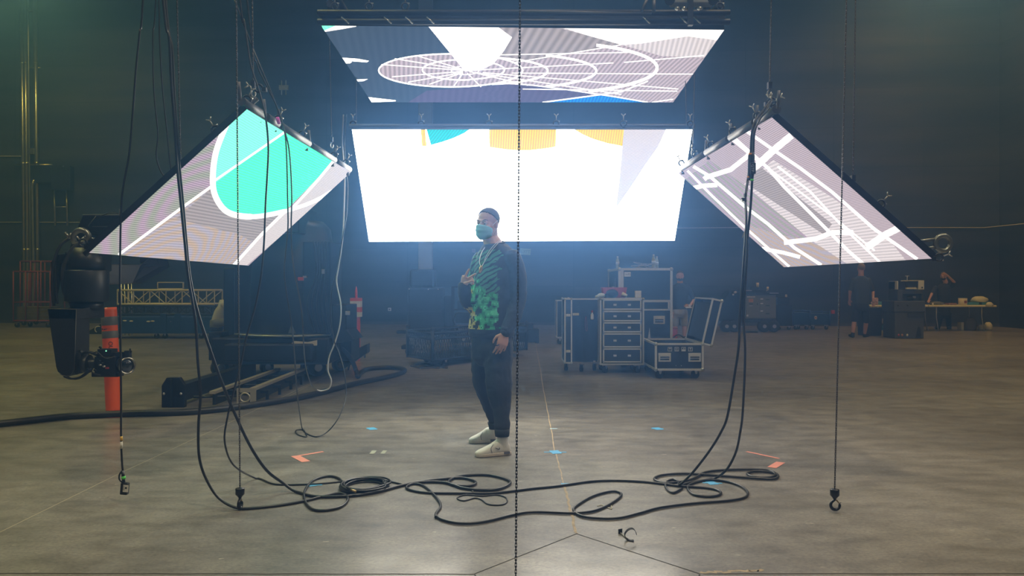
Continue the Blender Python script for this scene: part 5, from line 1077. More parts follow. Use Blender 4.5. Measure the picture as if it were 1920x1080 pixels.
# ================================================================== right background
t = thing('tool_cart', 'grey drawer cabinet on a cart with fat black tyres, centre right against the wall', 'tool cart', (W(1398, 0, 21).x, 21.0, 0)); x0 = t.location.x
def cc(name, mt, fn, bev=0.0, par=None):
    m = MB(); fn(m); return m.build(name, mt, par or t, bevel=bev)
M_gc = mat('cabinet_grey', (0.17, 0.18, 0.17), .5)
cc('cabinet', M_gc, lambda m: m.bx(0, .81, 0, .6, .36, 1.0), .01)
d_ = cc('door', M_gc, lambda m: m.bx(.02, .34, -.012, 0, .38, .98), .004)
cc('door_label', mat('label_orange', (0.6, 0.3, 0.12), .6), lambda m: m.bx(.08, .20, -.016, -.012, .80, .89), par=d_); cc('label_bars', mat('label_red', (0.4, 0.05, 0.04), .5), lambda m: [m.bx(.095 + i * .03, .112 + i * .03, -.018, -.016, .845, .875) for i in range(3)], par=d_)
cc('name_strip', M_paper, lambda m: m.bx(.03, .25, -.016, -.012, .93, .955), par=d_); cc('pull', M_blk, lambda m: m.bx(.09, .19, -.02, -.012, .74, .77), par=d_); cc('strip', M_white, lambda m: m.bx(.09, .18, -.016, -.012, .70, .71), par=d_); cc('round_knob', M_blk, lambda m: m.ell((.31, -.015, .75), .02, n=8), par=d_); cc('sticker', M_white, lambda m: m.bx(.02, .07, -.016, -.012, .42, .47), par=d_)
for i, (a, b) in enumerate(((.38, .60), (.61, .80), (.81, .92))):
    q = cc('drawer', M_gc, lambda m: m.bx(.38, .79, -.012, 0, a, b), .004); cc('pull', M_blk, lambda m: m.bx(.53, .63, -.022, -.012, a + (b - a) * .45, a + (b - a) * .55 + .01), par=q); cc('paper_label', M_paper, lambda m: m.bx(.39, .46, -.016, -.012, b - .05, b - .02), par=q)
cc('top_tray', M_blk, lambda m: (m.bx(-.3, .84, -.05, .62, 1.0, 1.06), m.bx(0, .55, 0, .4, 1.06, 1.13), m.ell((.3, .2, 1.15), (.14, .1, .09))), .01)
cc('shelf_edge', M_alu, lambda m: (m.bx(.62, .86, -.06, -.045, 1.03, 1.05), m.bx(-.02, .15, -.06, -.045, 1.10, 1.12)))
cc('cup', M_beige, lambda m: (m.lathe([(.035, 0), (.04, .12)], c=(.35, .1, 1.20), n=10), m.lathe([(.03, 0), (.03, .09)], c=(.62, .1, 1.12), n=10), m.tube([(.54, .1, 1.08), (.64, .1, 1.13)], .012, 6)))
cc('cart_frame', M_blk, lambda m: (m.bx(-.35, .83, 0, .6, .27, .34), m.bx(.7, .74, -.03, 0, .05, .35)), .01)
cc('front_housing', M_blkmat, lambda m: (m.prism([(-.72, 0, .3), (-.05, 0, .3), (-.05, 0, 1.12), (-.28, 0, 1.14), (-.42, 0, 1.10), (-.68, 0, .70)], (0, .55, 0)),), .03)
cc('lamp_fitting', M_alu, lambda m: (m.ell((-.28, -.03, 1.06), (.05, .03, .04), n=8), m.ell((-.34, -.03, 1.0), (.03, .02, .03), n=8)))
for x in (-.52, -.32, .48, .74):
    q = cc('wheel', M_tyre, lambda m: m.tube([(x, -.08, .16), (x, -.06, .16), (x, .08, .16), (x, .10, .16)], [.12, .155, .155, .12], 18)); cc('hub', M_alu, lambda m: m.tube([(x, -.095, .16), (x, -.085, .16)], .05, 12), par=q)
cc('floor_plate', M_blkmat, lambda m: m.bx(-.1, .25, -.25, -.1, 0, .03))
for i, (pa, pb, tp) in enumerate(((1488, 1519, 581), (1520, 1556, 583))):
    Y = 22.2; x = W(pa, 0, Y).x; w = W(pb, 0, Y).x - x; zt = 1.22 - (tp - HZ) * Y / F; t = thing('blue_bin', ('plain blue wheeled bin beside the tool cart', 'blue wheeled bin with a round white emblem, on the right of the pair')[i], 'bin', (x, Y, 0))
    cc('body', M_blue, lambda m: m.bx(.01, w - .01, .01, .55, .14, zt - .08), .01)
    cc('frame', M_blue, lambda m: [m.tube([(a, b, .12), (a, b, zt)], .02, 6) for a in (0, w) for b in (0, .56)] + [m.tube([(0, 0, zt - .03), (w, 0, zt - .03), (w, .56, zt - .03), (0, .56, zt - .03)], .014, 6, closed=True)])
    if i:
        em = cc('emblem', M_white, lambda m: m.tube([(w * .26, .002, .34), (w * .26, -.006, .34)], .05, n=18, flat=.8)); cc('emblem_mark', mat('label_red', (0.4, 0.05, 0.04), .5), lambda m: m.bx(w * .26 - .028, w * .26 + .028, -.009, -.006, .325, .352), par=em)
    for a in (.08, w - .08): caster(t, a, .06, .055, .3)
    if i == 0: caster(t, w * .5, .3, .055)
t = thing('dark_crate', 'dark crate between the tool cart and the blue bins', 'crate', (W(1456, 0, 22).x, 22.0, 0)); cc('body', M_blkmat, lambda m: (m.bx(0, .45, 0, .5, .12, .72), m.bx(.05, .4, .1, .4, .72, .92)), .03)
for x in (.08, .36): caster(t, x, .05, .05)
m = MB(); p = WB(1474, 556, .04); m.box(p, (.06, .01, .13)); tag(m.build('wall_tag', mat('tag_yellow', (0.6, 0.55, 0.2), .6), None, origin=p, world=True), 'small yellow tag on the wall above the blue bins', 'tag')
m = MB(); p = WB(1561.5, 585, .05); m.box(p, (.11, .06, .11)); tag(m.build('alarm_box', mat('alarm_red', (0.5, 0.05, 0.03), .5), None, origin=p, world=True, bevel=.01), 'small red box low on the wall right of the blue bins', 'box')
# grey stand with a printer
t = thing('moulded_stand', 'tall moulded grey plastic stand with a dark handle slot, in front of the tables', 'stand', (W(1677, 0, 18.5).x, 18.5, 0)); w = W(1734, 0, 18.5).x - t.location.x
cc('body', M_grey, lambda m: (m.bx(0.01, w - .02, 0, .6, 0, .62), m.bx(-.015, w + .005, -.02, .62, .62, .88)), .02)
cc('handle_slot', mat('slot_dark', (0.03, 0.03, 0.032), .8), lambda m: m.bx(w * .42, w - .03, -.028, -.01, .50, .60), .01)
cc('foot_opening', M_blkmat, lambda m: m.prism([(w * .70, -.004, .02), (w * .88, -.004, .02), (w * .86, -.004, .22), (w * .80, -.004, .29), (w * .75, -.004, .22)], (0, .02, 0)))
for x, mt in ((.10, 'beacon_red'), (.18, 'label_orange'), (.30, 'white_paper')): cc('stud', MATS[mt], lambda m: m.ell((x, -.005, .08), (.025, .012, .03), n=8))
for x in (.03, .25): cc('knob', M_blk, lambda m: m.ell((x + .05, -.02, .78), .022, n=8))
t = thing('equipment_case', 'dark grey open-fronted case between the stand and the printer', 'case', (W(1683, 0, 18.6).x, 18.6, .882)); w = W(1731, 0, 18.6).x - t.location.x
cc('body', M_grey, lambda m: (m.bx(0, .12, 0, .45, 0, .26), m.bx(.12, w, .10, .45, 0, .26), m.bx(.12, w, 0, .1, .16, .26), m.bx(w - .03, w, 0, .1, 0, .26)), .006)
cc('contents', M_blk, lambda m: (m.ell((w * .55, .06, .06), (.10, .04, .06), n=10),)); cc('dial', M_alu, lambda m: m.bx(w * .62, w * .74, .03, .05, .06, .11))
t = thing('office_printer', 'white and black desktop printer on top of the dark case', 'printer', (W(1682, 0, 18.6).x, 18.6, 1.145)); w = W(1733, 0, 18.6).x - t.location.x
cc('housing', M_white, lambda m: (m.bx(0, .03, 0, .42, 0, .2), m.bx(w * .78, w, 0, .42, -.0, .21), m.bx(.0, w, .10, .42, .0, .2), m.bx(.28, w, .0, .4, .2, .218)), .01)
cc('front_panel', M_blk, lambda m: (m.bx(.03, w * .30, -.004, .1, .01, .2), m.bx(w * .30, w * .77, -.002, .1, .075, .195)), .004)
cc('paper_tray', M_paper, lambda m: (m.bx(w * .30, w * .70, -.05, .1, .012, .03), m.bx(w * .32, w * .66, -.05, .05, .03, .05))); cc('button', M_blk, lambda m: m.ell((w * .92, -.004, .05), .02, n=8))
m = MB(); m.box(W(1701, 517.5, 18.9), (.09, .02, .012)); p = W(1701, 524, 18.9); m.tube([W(1701, 518, 18.9), W(1701, 526, 18.9)], .006, 6); tag(m.build('desk_lamp', M_white, None, origin=p, world=True), 'slim pale lamp head standing on the printer', 'lamp')
# dark tub and bottle beyond the walking man
t = thing('dark_tub', 'dark square tub under the left end of the tables', 'bin', (W(1622, 0, 19.5).x, 19.5, 0)); cc('body', mat('tub_grey', (0.035, 0.037, 0.045), .6), lambda m: m.box((.2, .2, .33), (.42, .4, .66), taper=(1.08, 1.08)), .02); cc('rim', M_blk, lambda m: m.bx(-.03, .43, -.03, .43, .65, .69), .01)
# tables
def table(lab, x0, x1, Y, z):
    global t
    t = thing('folding_table', lab, 'table', (x0, Y, 0)); w = x1 - x0
    cc('tabletop', mat('table_cream', (0.82, 0.78, 0.55), .5), lambda m: m.bx(0, w, 0, .75, z - .05, z), .012)
    for x in (.3, w - .3):
        for y in (.08, .67): cc('leg', M_alu, lambda m: m.tube([(x, y, 0), (x - .06, y, z * .55), (x - .06, y, z - .05)], .014, 6))
    return t
TY = 21.4; xm = W(1742, 0, TY).x
table('cream folding table at right crowded with boxes and bags', xm, W(1869, 0, TY).x, TY, .71); table('cream folding table behind the grey stand', W(1632, 0, TY).x, xm - .02, TY, .71)
def item(name, lab, cat, px, w, h, mt, Y=TY + .25, z=.712, dep=.22, bev=.01, shape='box', lid=None):
    x = W(px, 0, Y).x; m = MB()
    if shape == 'box': m.bx(-w / 2, w / 2, 0, dep, 0, h)
    elif shape == 'bag':
        n = 14; rings = []
        for k, (s, zz) in enumerate(((.85, 0), (1, .12), (1.0, .45), (.85, .75), (.5, .95), (.15, 1.0))): rings.append([Vector((w / 2 * s * cos(a) * (1 + .12 * sin(3 * a + k)), dep / 2 + dep / 2 * s * sin(a), h * zz * (1 + .08 * sin(5 * a)))) for a in [2 * pi * i / n for i in range(n)]])
        m.loft(rings)
    else: m.lathe([(w / 2 * .9, 0), (w / 2, h * .1), (w / 2, h)], n=16)
    o = tag(m.build(name, mt, bevel=bev if shape == 'box' else 0), lab, cat); o.location = (x, Y, z)
    return o
M_lb = mat('carton_blue', (0.06, 0.25, 0.42), .6); M_bag = mat('white_bag', (0.6, 0.6, 0.5), .6, bump=.6, bscale=12); M_brown = mat('brown_bag', (0.14, 0.12, 0.09), .8, bump=.5, bscale=10)
item('blue_carton', 'pale blue carton on the table behind the grey stand', 'box', 1652, .28, .09, M_lb); item('plastic_wrap', 'crumpled pale wrapping on the left end of the tables', 'wrapping', 1640, .12, .12, M_bag, shape='bag', dep=.12); item('plastic_wrap', 'crumpled pale film beside the pale blue carton', 'wrapping', 1668, .16, .09, M_bag, shape='bag', dep=.12)
item('food_tray', 'low tray of wrapped food beside the leaning person', 'tray', 1760, .40, .09, mat('tray_olive', (0.12, 0.12, 0.07), .6, var=.5, vscale=20), shape='bag'); item('small_cup', 'tiny bright cup near the leaning person', 'cup', 1749, .04, .06, M_white, Y=TY + .05, shape='cup')
item('food_box', 'flat reddish box at the middle of the right table', 'box', 1787, .22, .05, mat('dull_red2', (0.25, 0.13, 0.12), .6))
tb = item('wipes_tub', 'squat white tub standing on the right table', 'tub', 1805, .22, .17, mat('tub_cream', (0.62, 0.58, 0.48), .5), shape='cup'); m = MB(); m.lathe([(.11, .17), (.112, .185)], n=16); m.build('lid', M_white, tb); m = MB(); m.bx(-.02, .05, -.114, -.10, .05, .12); m.build('wrapper', mat('dull_red', (0.25, 0.06, 0.06), .7), tb)
item('blue_carton', 'longer blue carton under the white bag on the right table', 'box', 1826, .30, .07, M_lb); item('blue_carton', 'blue carton at the right end of the table', 'box', 1849, .22, .08, M_lb, Y=TY + .3)
item('shopping_bag', 'crumpled white bag lying on the cartons at the right of the table', 'bag', 1842, .46, .15, M_bag, z=.79, shape='bag', dep=.3); item('plastic_wrap', 'shiny wrapping hanging over the right corner of the table', 'wrapping', 1858, .20, .13, M_bag, Y=TY - .1, z=.66, shape='bag', dep=.14)
item('carton', 'small white carton under the right table', 'box', 1808, .15, .22, M_white, Y=21.9, z=0); item('paper_bag', 'brown sack standing under the right table', 'bag', 1824, .36, .35, M_brown, Y=21.75, z=0, shape='bag', dep=.3)
item('shopping_bag', 'left white bag on the floor at the right end of the table', 'bag', 1845, .20, .15, M_bag, Y=21.9, z=0, shape='bag'); item('shopping_bag', 'right white bag on the floor at the right end of the table', 'bag', 1857, .22, .21, M_bag, Y=21.95, z=0, shape='bag')
item('water_pack', 'blue and white pack of drinks on the floor behind the grey stand', 'drinks pack', 1667, .34, .20, mat('pack_blue', (0.10, 0.32, 0.5), .4, var=.6, vscale=14), Y=21.9, z=0, shape='bag'); item('paper_bag', 'pale paper bag on top of the drinks pack', 'bag', 1660, .2, .13, M_bag, Y=21.95, z=.19, shape='bag'); item('plastic_jug', 'clear jug on the floor beside the dark tub', 'jug', 1649, .10, .30, mat('jug', (0.25, 0.27, 0.26), .3), Y=20.6, z=0, shape='cup')
# ================================================================== people
def remesh(o, vox, smooth=6, fac=.5):
    r = o.modifiers.new('union', 'REMESH'); r.mode = 'VOXEL'; r.voxel_size = vox; r.use_smooth_shade = True
    s = o.modifiers.new('soften', 'SMOOTH'); s.iterations = smooth; s.factor = fac
    return o
def limb(m, P, r, n=14, flat=1.0, up=None, k=4):
    P = [Vector(p) for p in P]; S = spline(P, k) if len(P) > 2 else P
    rs = r if isinstance(r, (list, tuple)) else [r] * len(P)
    if len(P) > 2: RR = [rs[min(i // k, len(rs) - 2)] * (1 - (i % k) / k) + rs[min(i // k + 1, len(rs) - 1)] * ((i % k) / k) for i in range(len(S) - 1)] + [rs[-1]]
    else: RR = rs
    m.tube(S, RR, n, flat=flat, up=up); m.ell(P[0], RR[0] * (1 if flat == 1 else flat), n=12); m.ell(P[-1], RR[-1] * (1 if flat == 1 else flat), n=12)
def ring(c, s, f, a, b, n=20, p=2.3):
    out = []
    for i in range(n):
        t_ = 2 * pi * i / n; x, y = cos(t_), sin(t_)
        x = math.copysign(abs(x) ** (2 / p), x); y = math.copysign(abs(y) ** (2 / p), y); out.append(Vector(c) + s * (a * x) + f * (b * y))
    return out
def head_shapes(m, M, k=1.0):
    A = lambda x, y, z: M @ Vector((x * k, y * k, z * k)); Rm = M.to_3x3()
    m.ell(A(0, -.015, .035), (.074 * k, .093 * k, .080 * k), Rm, 20); m.ell(A(0, .02, -.02), (.064 * k, .072 * k, .088 * k), Rm, 20); m.ell(A(0, .035, -.078), (.046 * k, .050 * k, .030 * k), Rm, 14)
    m.tube([A(0, .088, .015), A(0, .098, -.008), A(0, .106, -.024)], [.008 * k, .010 * k, .014 * k], 10); m.ell(A(0, .1, -.026), .013 * k)
    limb(m, [A(-.034, .080, .026), A(.034, .080, .026)], .010 * k, 8)
    for s in (-1, 1):
        m.ell(A(s * .038, .060, -.025), .024 * k, n=10); m.ell(A(s * .073, -.006, -.006), (.009 * k, .019 * k, .031 * k), Rm @ Matrix.Rotation(s * R(18), 3, 'Z'), 12)
    m.ell(A(0, .082, -.05), (.024 * k, .014 * k, .010 * k), Rm, 10)
def eyes(t, M, k=1.0, closed=False):
    for s in (-1, 1):
        m = MB(); c = M @ Vector((s * .030 * k, .0765 * k, .007 * k)); m.ell(c, .0115 * k, n=16); e = m.build('eye', mat('eye_white', (0.6, 0.58, 0.55), .25), t, world=True)
        m = MB(); m.ell(M @ Vector((s * .030 * k, .0845 * k, .006 * k)), .0052 * k, n=10); m.build('iris', mat('iris', (0.03, 0.05, 0.06), .15), e, world=True)
        m = MB(); m.ell(M @ Vector((s * .030 * k, .0775 * k, .0125 * k)), (.0135 * k, .0125 * k, .0085 * k), M.to_3x3(), 12); m.ell(M @ Vector((s * .030 * k, .0755 * k, -.0035 * k)), (.0125 * k, .0115 * k, .006 * k), M.to_3x3(), 12); m.build('eyelid', M_skin, e, world=True)
        m = MB(); limb(m, [M @ Vector((s * .016 * k, .0895 * k, .031 * k)), M @ Vector((s * .034 * k, .0855 * k, .036 * k)), M @ Vector((s * .050 * k, .071 * k, .029 * k))], [.0016, .003, .0014], 8); m.build('eyebrow', M_hair, t, world=True)
def hair_cap(t, M, mt, k=1.0, front=.0, bump=.0):
    m = MB(); q = MB(); q.ell((0, -.0155, .0365), (.0762, .0952, .0812), n=84); me_v = q.v; keep = []
    for f in q.f:
        c = sum((me_v[i] for i in f), Vector()) / len(f); lim = max(-.055, .040 + .95 * (c.y - .0)) if c.y > -.07 else -.055
        
        if c.y > .045: lim = max(lim, .086 + front)
        if c.z > lim: keep.append(f)
    m.add([M @ (v * k * (1 + .006 * noise.noise(v * 60))) for v in me_v], keep, 0, True)
    o = m.build('hair', mt, t, world=True); s = o.modifiers.new('thickness', 'SOLIDIFY'); s.thickness = .004; s.offset = 0
    return o
def hand(m, wrist, d, up, side_, curl=(.5, .6, .7, .8), s=1.0, thumb=True, n=8):
    """wrist point, d finger direction, up = back-of-hand normal, side_ = towards the thumb"""
    d = Vector(d).normalized(); up = Vector(up); up = (up - d * up.dot(d)).normalized(); sd = d.cross(up); sd = sd if sd.dot(Vector(side_)) > 0 else -sd
    w = Vector(wrist); rings = []
    for q, (a, b) in ((-.01, (.027, .020)), (.02, (.031, .018)), (.055, (.041, .016)), (.085, (.042, .013)), (.095, (.036, .008))): rings.append(ring(w + d * q * s, sd, up, a * s, b * s, 12))
    m.loft(rings)
    L = (.040, .045, .042, .033)
    for i in range(4):
        p = w + d * (.088 + (.004, .006, .003, -.004)[i]) * s + sd * (.030 - i * .020) * s; P = [p]; c = curl[i]; a = 0; r = .0088 - .0008 * (i == 3)
        dd = (d + sd * (.10 - i * .07)).normalized()
        for q in range(3):
            a += c * (.6, .8, .5)[q]; p = p + (dd * cos(a) - up * sin(a)) * L[i] * (1, .62, .5)[q] * s; P.append(p)
        m.tube(P, [r * s, r * .95 * s, r * .85 * s, r * .7 * s], n)
        for j, pp in enumerate(P): m.ell(pp, r * (1, .96, .87, .72)[j] * s, n=8)
    if thumb:
        p = w + d * .022 * s + sd * .024 * s; P = [p, p + (d * .6 + sd * .8 - up * .2).normalized() * .036 * s, p + (d * .6 + sd * .8 - up * .2).normalized() * .036 * s + (d * .9 + sd * .25 - up * .35).normalized() * .030 * s]; P.append(P[-1] + (d * .95 - up * .35).normalized() * .022 * s)
        m.tube(P, [.014 * s, .011 * s, .0095 * s, .007 * s], n)
        for j, pp in enumerate(P): m.ell(pp, (.014, .011, .0095, .0072)[j] * s, n=8)
M_skin = mat('skin', (0.58, 0.33, 0.25), 0.5, bump=.05, bscale=90, var=.08, vscale=14)
M_hair = mat('short_hair', (0.085, 0.066, 0.058), 0.8, bump=.6, bscale=260)
# ------------------------------------------------------------------ the man in front
ZM = 5.9
t = thing('person', 'masked man in green-printed dark sweatshirt making a V sign before the widest screen', 'person', W(925, 0, ZM) * 1.0)
t.location = (W(925, 0, ZM).x, ZM, 0)
s_ = Vector((.77, -.64, 0)); f_ = Vector((-.64, -.77, 0))
hf = Vector((-.52, -.854, 0)); hl = Vector((.854, -.52, 0))
HC = W(914.5, 419.5, 5.88)
HM = Matrix(((-hl.x, hf.x, 0, HC.x), (-hl.y, hf.y, 0, HC.y), (0, 0, 1, HC.z), (0, 0, 0, 1)))
HM = HM @ Matrix.Rotation(R(-3), 4, 'Y') @ Matrix.Rotation(R(-8), 4, 'X')
b = MB(); head_shapes(b, HM)
nk = W(926, 461, 5.90)
limb(b, [HM @ Vector((0, -.020, -.045)), HM @ Vector((0, -.030, -.11)), nk, nk - Vector((0, 0, .06))], [.062, .061, .070, .09])
def tr_(py, px, a, bb, Y=ZM): return ring(W(px, py, Y), s_, f_, a, bb)
b.loft([tr_(640, 922, .15, .11), tr_(600, 925, .15, .11), tr_(540, 931, .165, .11), tr_(490, 931, .16, .10), tr_(466, 930, .12, .08), tr_(458, 928, .07, .06)])
SHn, ELn, WRn = W(963, 484, 5.79), W(972, 560, 5.76), W(949, 621, 5.68)
SHf, ELf, WRf = W(899, 486, 6.01), W(893, 582, 5.95), W(869, 536, 5.78)
limb(b, [SHn, ELn, WRn], [.045, .038, .027]); limb(b, [SHf, ELf], [.04, .03]); limb(b, [ELf, WRf], [.03, .026])
hand(b, WRn + Vector((-.006, -.004, -.010)), Vector((-.28, -.12, -1)), Vector((.25, -1, .05)), Vector((-1, -.2, 0)), (.55, .65, .7, .75), 1.02)
# far hand: V sign
wv = WRf + (W(874, 522, 5.74) - WRf).normalized() * .01; pc = W(873, 524, 5.74); dv = (W(878, 508, 5.72) - WRf).normalized()
uv = Vector((-.35, -.93, .1)); uv = (uv - dv * uv.dot(dv)).normalized(); sv = dv.cross(uv)
if sv.x > 0: sv = -sv
b.loft([ring(WRf + dv * q, sv, uv, a, c, 12) for q, a, c in ((-.01, .026, .020), (.02, .030, .018), (.05, .038, .017), (.072, .038, .014), (.080, .030, .009))])
def fing(P, r):
    b.tube(P, [r, r * .97, r * .9, r * .75][:len(P)] if len(P) <= 4 else r, 8)
    for j, p in enumerate(P): b.ell(p, r * (1, .97, .9, .76)[min(j, 3)], n=8)
fing([W(871.5, 520, 5.73), W(874, 514.5, 5.72), W(877, 509, 5.715), W(879.6, 504.6, 5.71)], .0098)
fing([W(877.5, 522, 5.73), W(882.5, 519, 5.71), W(887.5, 516, 5.70), W(892, 513.2, 5.69)], .0098)
fing([W(880, 525, 5.735), W(886, 523, 5.70), W(888, 527, 5.69), W(883.5, 529, 5.70)], .0095)
fing([W(880.5, 529.5, 5.735), W(887, 528.5, 5.70), W(888, 532.5, 5.69), W(883.5, 533, 5.70)], .0090)
fing([W(871, 531, 5.72), W(876, 530, 5.69), W(881, 528, 5.675), W(884, 526, 5.675)], .0110)
HPn, KNn, ANn = W(936, 648, 5.84), W(936, 735, 5.77), W(941, 818, 5.70); HPf, KNf, ANf = W(907, 652, 5.98), W(908, 728, 6.02), W(928, 800, 6.10)
limb(b, [HPn, KNn, ANn], [.075, .05, .026]); limb(b, [HPf, KNf, ANf], [.075, .05, .026])
remesh(b.build('body', M_skin, t, world=True), .0045, 5)
eyes(t, HM); hair_cap(t, HM, M_hair)
# sweatshirt
def sweater_mat():
    m = bpy.data.materials.new('printed_fleece'); m.use_nodes = True; n = m.node_tree.nodes; l = m.node_tree.links; bs = n['Principled BSDF']
    tc = n.new('ShaderNodeTexCoord'); mp = n.new('ShaderNodeMapping'); mp.vector_type = 'TEXTURE'; mp.inputs['Rotation'].default_value = (0, 0, math.atan2(s_.y, s_.x)); l.new(tc.outputs['Object'], mp.inputs[0])
    sp = n.new('ShaderNodeSeparateXYZ'); l.new(mp.outputs[0], sp.inputs[0])   # x = across the chest, y = backwards(-)/forwards, z = height
    def mth(op, a, b_=None, c=None):
        q = n.new('ShaderNodeMath'); q.operation = op
        for i, v in enumerate((a, b_, c)):
            if v is None: continue
            if isinstance(v, (int, float)): q.inputs[i].default_value = v
            else: l.new(v, q.inputs[i])
        return q.outputs[0]
    X, Yf, Z = sp.outputs
    cz = n.new('ShaderNodeCombineXYZ'); l.new(X, cz.inputs[0]); l.new(Z, cz.inputs[1])
    sn = n.new('ShaderNodeVectorMath'); sn.operation = 'SNAP'; l.new(cz.outputs[0], sn.inputs[0]); sn.inputs[1].default_value = (.011, .011, 1)
    def nzz(scale, vec, det=2): q = n.new('ShaderNodeTexNoise'); q.inputs['Scale'].default_value = scale; q.inputs['Detail'].default_value = det; l.new(vec, q.inputs['Vector']); return q.outputs[0]
    blk = nzz(19, sn.outputs[0], 1); blk2 = nzz(14, sn.outputs[0], 1)
    def ramp(src, st):
        r = n.new('ShaderNodeValToRGB'); r.color_ramp.interpolation = 'CONSTANT'; l.new(src, r.inputs[0]); e = r.color_ramp.elements
        e[0].position = st[0][0]; e[0].color = (*st[0][1], 1); e[1].position = st[1][0]; e[1].color = (*st[1][1], 1)
        for p, c in st[2:]: q = e.new(p); q.color = (*c, 1)
        return r.outputs[0]
    green = ramp(blk, [(0, (0.012, 0.03, 0.02)), (.40, (0.03, 0.26, 0.12)), (.50, (0.07, 0.45, 0.24)), (.60, (0.13, 0.66, 0.36)), (.68, (0.02, 0.10, 0.06))])
    yellow = ramp(blk, [(0, (0.015, 0.02, 0.012)), (.43, (0.48, 0.40, 0.10)), (.56, (0.60, 0.50, 0.18)), (.64, (0.03, 0.05, 0.02))])
    wv_ = n.new('ShaderNodeTexWave'); wv_.inputs['Scale'].default_value = 9; wv_.inputs['Distortion'].default_value = 7; wv_.inputs['Detail'].default_value = 3; mq = n.new('ShaderNodeMapping'); mq.inputs['Rotation'].default_value = (0, 0, R(62)); l.new(cz.outputs[0], mq.inputs[0]); l.new(mq.outputs[0], wv_.inputs['Vector'])
    upper = ramp(wv_.outputs[0], [(0, (0.02, 0.028, 0.032)), (.28, (0.04, 0.15, 0.12)), (.52, (0.10, 0.34, 0.26)), (.74, (0.02, 0.04, 0.04)), (.86, (0.07, 0.24, 0.18))])
    def mix(f, a, c):
        x = n.new('ShaderNodeMix'); x.data_type = 'RGBA'; l.new(f, x.inputs[0])
        for i, v in ((6, a), (7, c)):
            if isinstance(v, tuple): x.inputs[i].default_value = (*v, 1)
            else: l.new(v, x.inputs[i])
        return x.outputs[2]
    wob_ = mth('MULTIPLY', mth('SUBTRACT', blk2, .5), .22)
    f1 = mth('GREATER_THAN', mth('SUBTRACT', mth('ADD', mth('MULTIPLY', X, -.55), 1.20), mth('ADD', Z, wob_)), 0)          # camo below this line
    f2 = mth('GREATER_THAN', mth('SUBTRACT', mth('ADD', mth('MULTIPLY', X, -1.5), .93), mth('ADD', Z, wob_)), 0)
    c = mix(f1, upper, green); c = mix(f2, c, yellow)
    ctr = mth('ADD', X, wob_)
    front = mth('MULTIPLY', mth('LESS_THAN', ctr, .125), mth('GREATER_THAN', mth('MULTIPLY', Yf, -1), .015))
    front = mth('MULTIPLY', front, mth('LESS_THAN', mth('MULTIPLY', Yf, -1), .162)); front = mth('MULTIPLY', front, mth('GREATER_THAN', Z, .905)); front = mth('MULTIPLY', front, mth('LESS_THAN', Z, 1.49))
    fl = (0.028, 0.032, 0.040); c = mix(front, fl, c); l.new(c, bs.inputs['Base Color']); bs.inputs['Roughness'].default_value = .85
    bp = n.new('ShaderNodeBump'); bp.inputs['Strength'].default_value = .35; bp.inputs['Distance'].default_value = .01; l.new(nzz(14, tc.outputs['Object'], 3), bp.inputs['Height']); l.new(bp.outputs[0], bs.inputs['Normal'])
    return m
g = MB()
g.loft([tr_(626, 921, .180, .142), tr_(616, 922, .184, .150), tr_(600, 924, .187, .150), tr_(570, 927, .186, .142), tr_(540, 930, .188, .135), tr_(510, 932, .190, .132), tr_(490, 932, .182, .122), tr_(474, 931, .160, .105), tr_(464, 930, .120, .088), tr_(457, 928.5, .080, .074)])
limb(g, [SHn + Vector((-.01, 0, -.005)), W(971, 520, 5.77), ELn, W(963, 592, 5.72), WRn + Vector((.002, 0, .006))], [.072, .064, .058, .055, .045])
limb(g, [SHf + Vector((.01, 0, -.01)), W(891, 535, 6.02), ELf], [.070, .062, .056]); limb(g, [ELf, W(874, 560, 5.86), WRf - (WRf - ELf).normalized() * .012], [.056, .054, .044])
sw = remesh(g.build('sweatshirt', sweater_mat(), t, world=True), .007, 4)
tx = bpy.data.textures.new('cloth_folds', 'CLOUDS'); tx.noise_scale = .07; tx.noise_depth = 1
dm = sw.modifiers.new('folds', 'DISPLACE'); dm.texture = tx; dm.strength = .014; dm.mid_level = .5
q = MB(); q.loft([tr_(631, 921, .168, .130), tr_(630, 921, .176, .138), tr_(618, 921.5, .180, .144), tr_(617, 921.5, .172, .136)]); q.build('hem_band', mat('fleece_dark', (0.028, 0.032, 0.040), .85), t, world=True)
q = MB(); d = (WRn - ELn).normalized(); limb(q, [WRn - d * .02, WRn + d * .006], [.046, .041]); q.build('cuff', MATS['fleece_dark'], t, world=True)
q = MB(); d = (WRf - ELf).normalized(); limb(q, [WRf - d * .03, WRf - d * .005], [.045, .040]); q.build('cuff', MATS['fleece_dark'], t, world=True)
q = MB(); cN = W(927.5, 457, 5.895); q.tube([cN + s_ * (.072 * cos(a)) + f_ * (.068 * sin(a)) + Vector((0, 0, -.016 * sin(a))) for a in [2 * pi * i / 28 for i in range(28)]], .0095, 8, closed=True); q.build('collar', MATS['fleece_dark'], t, world=True)
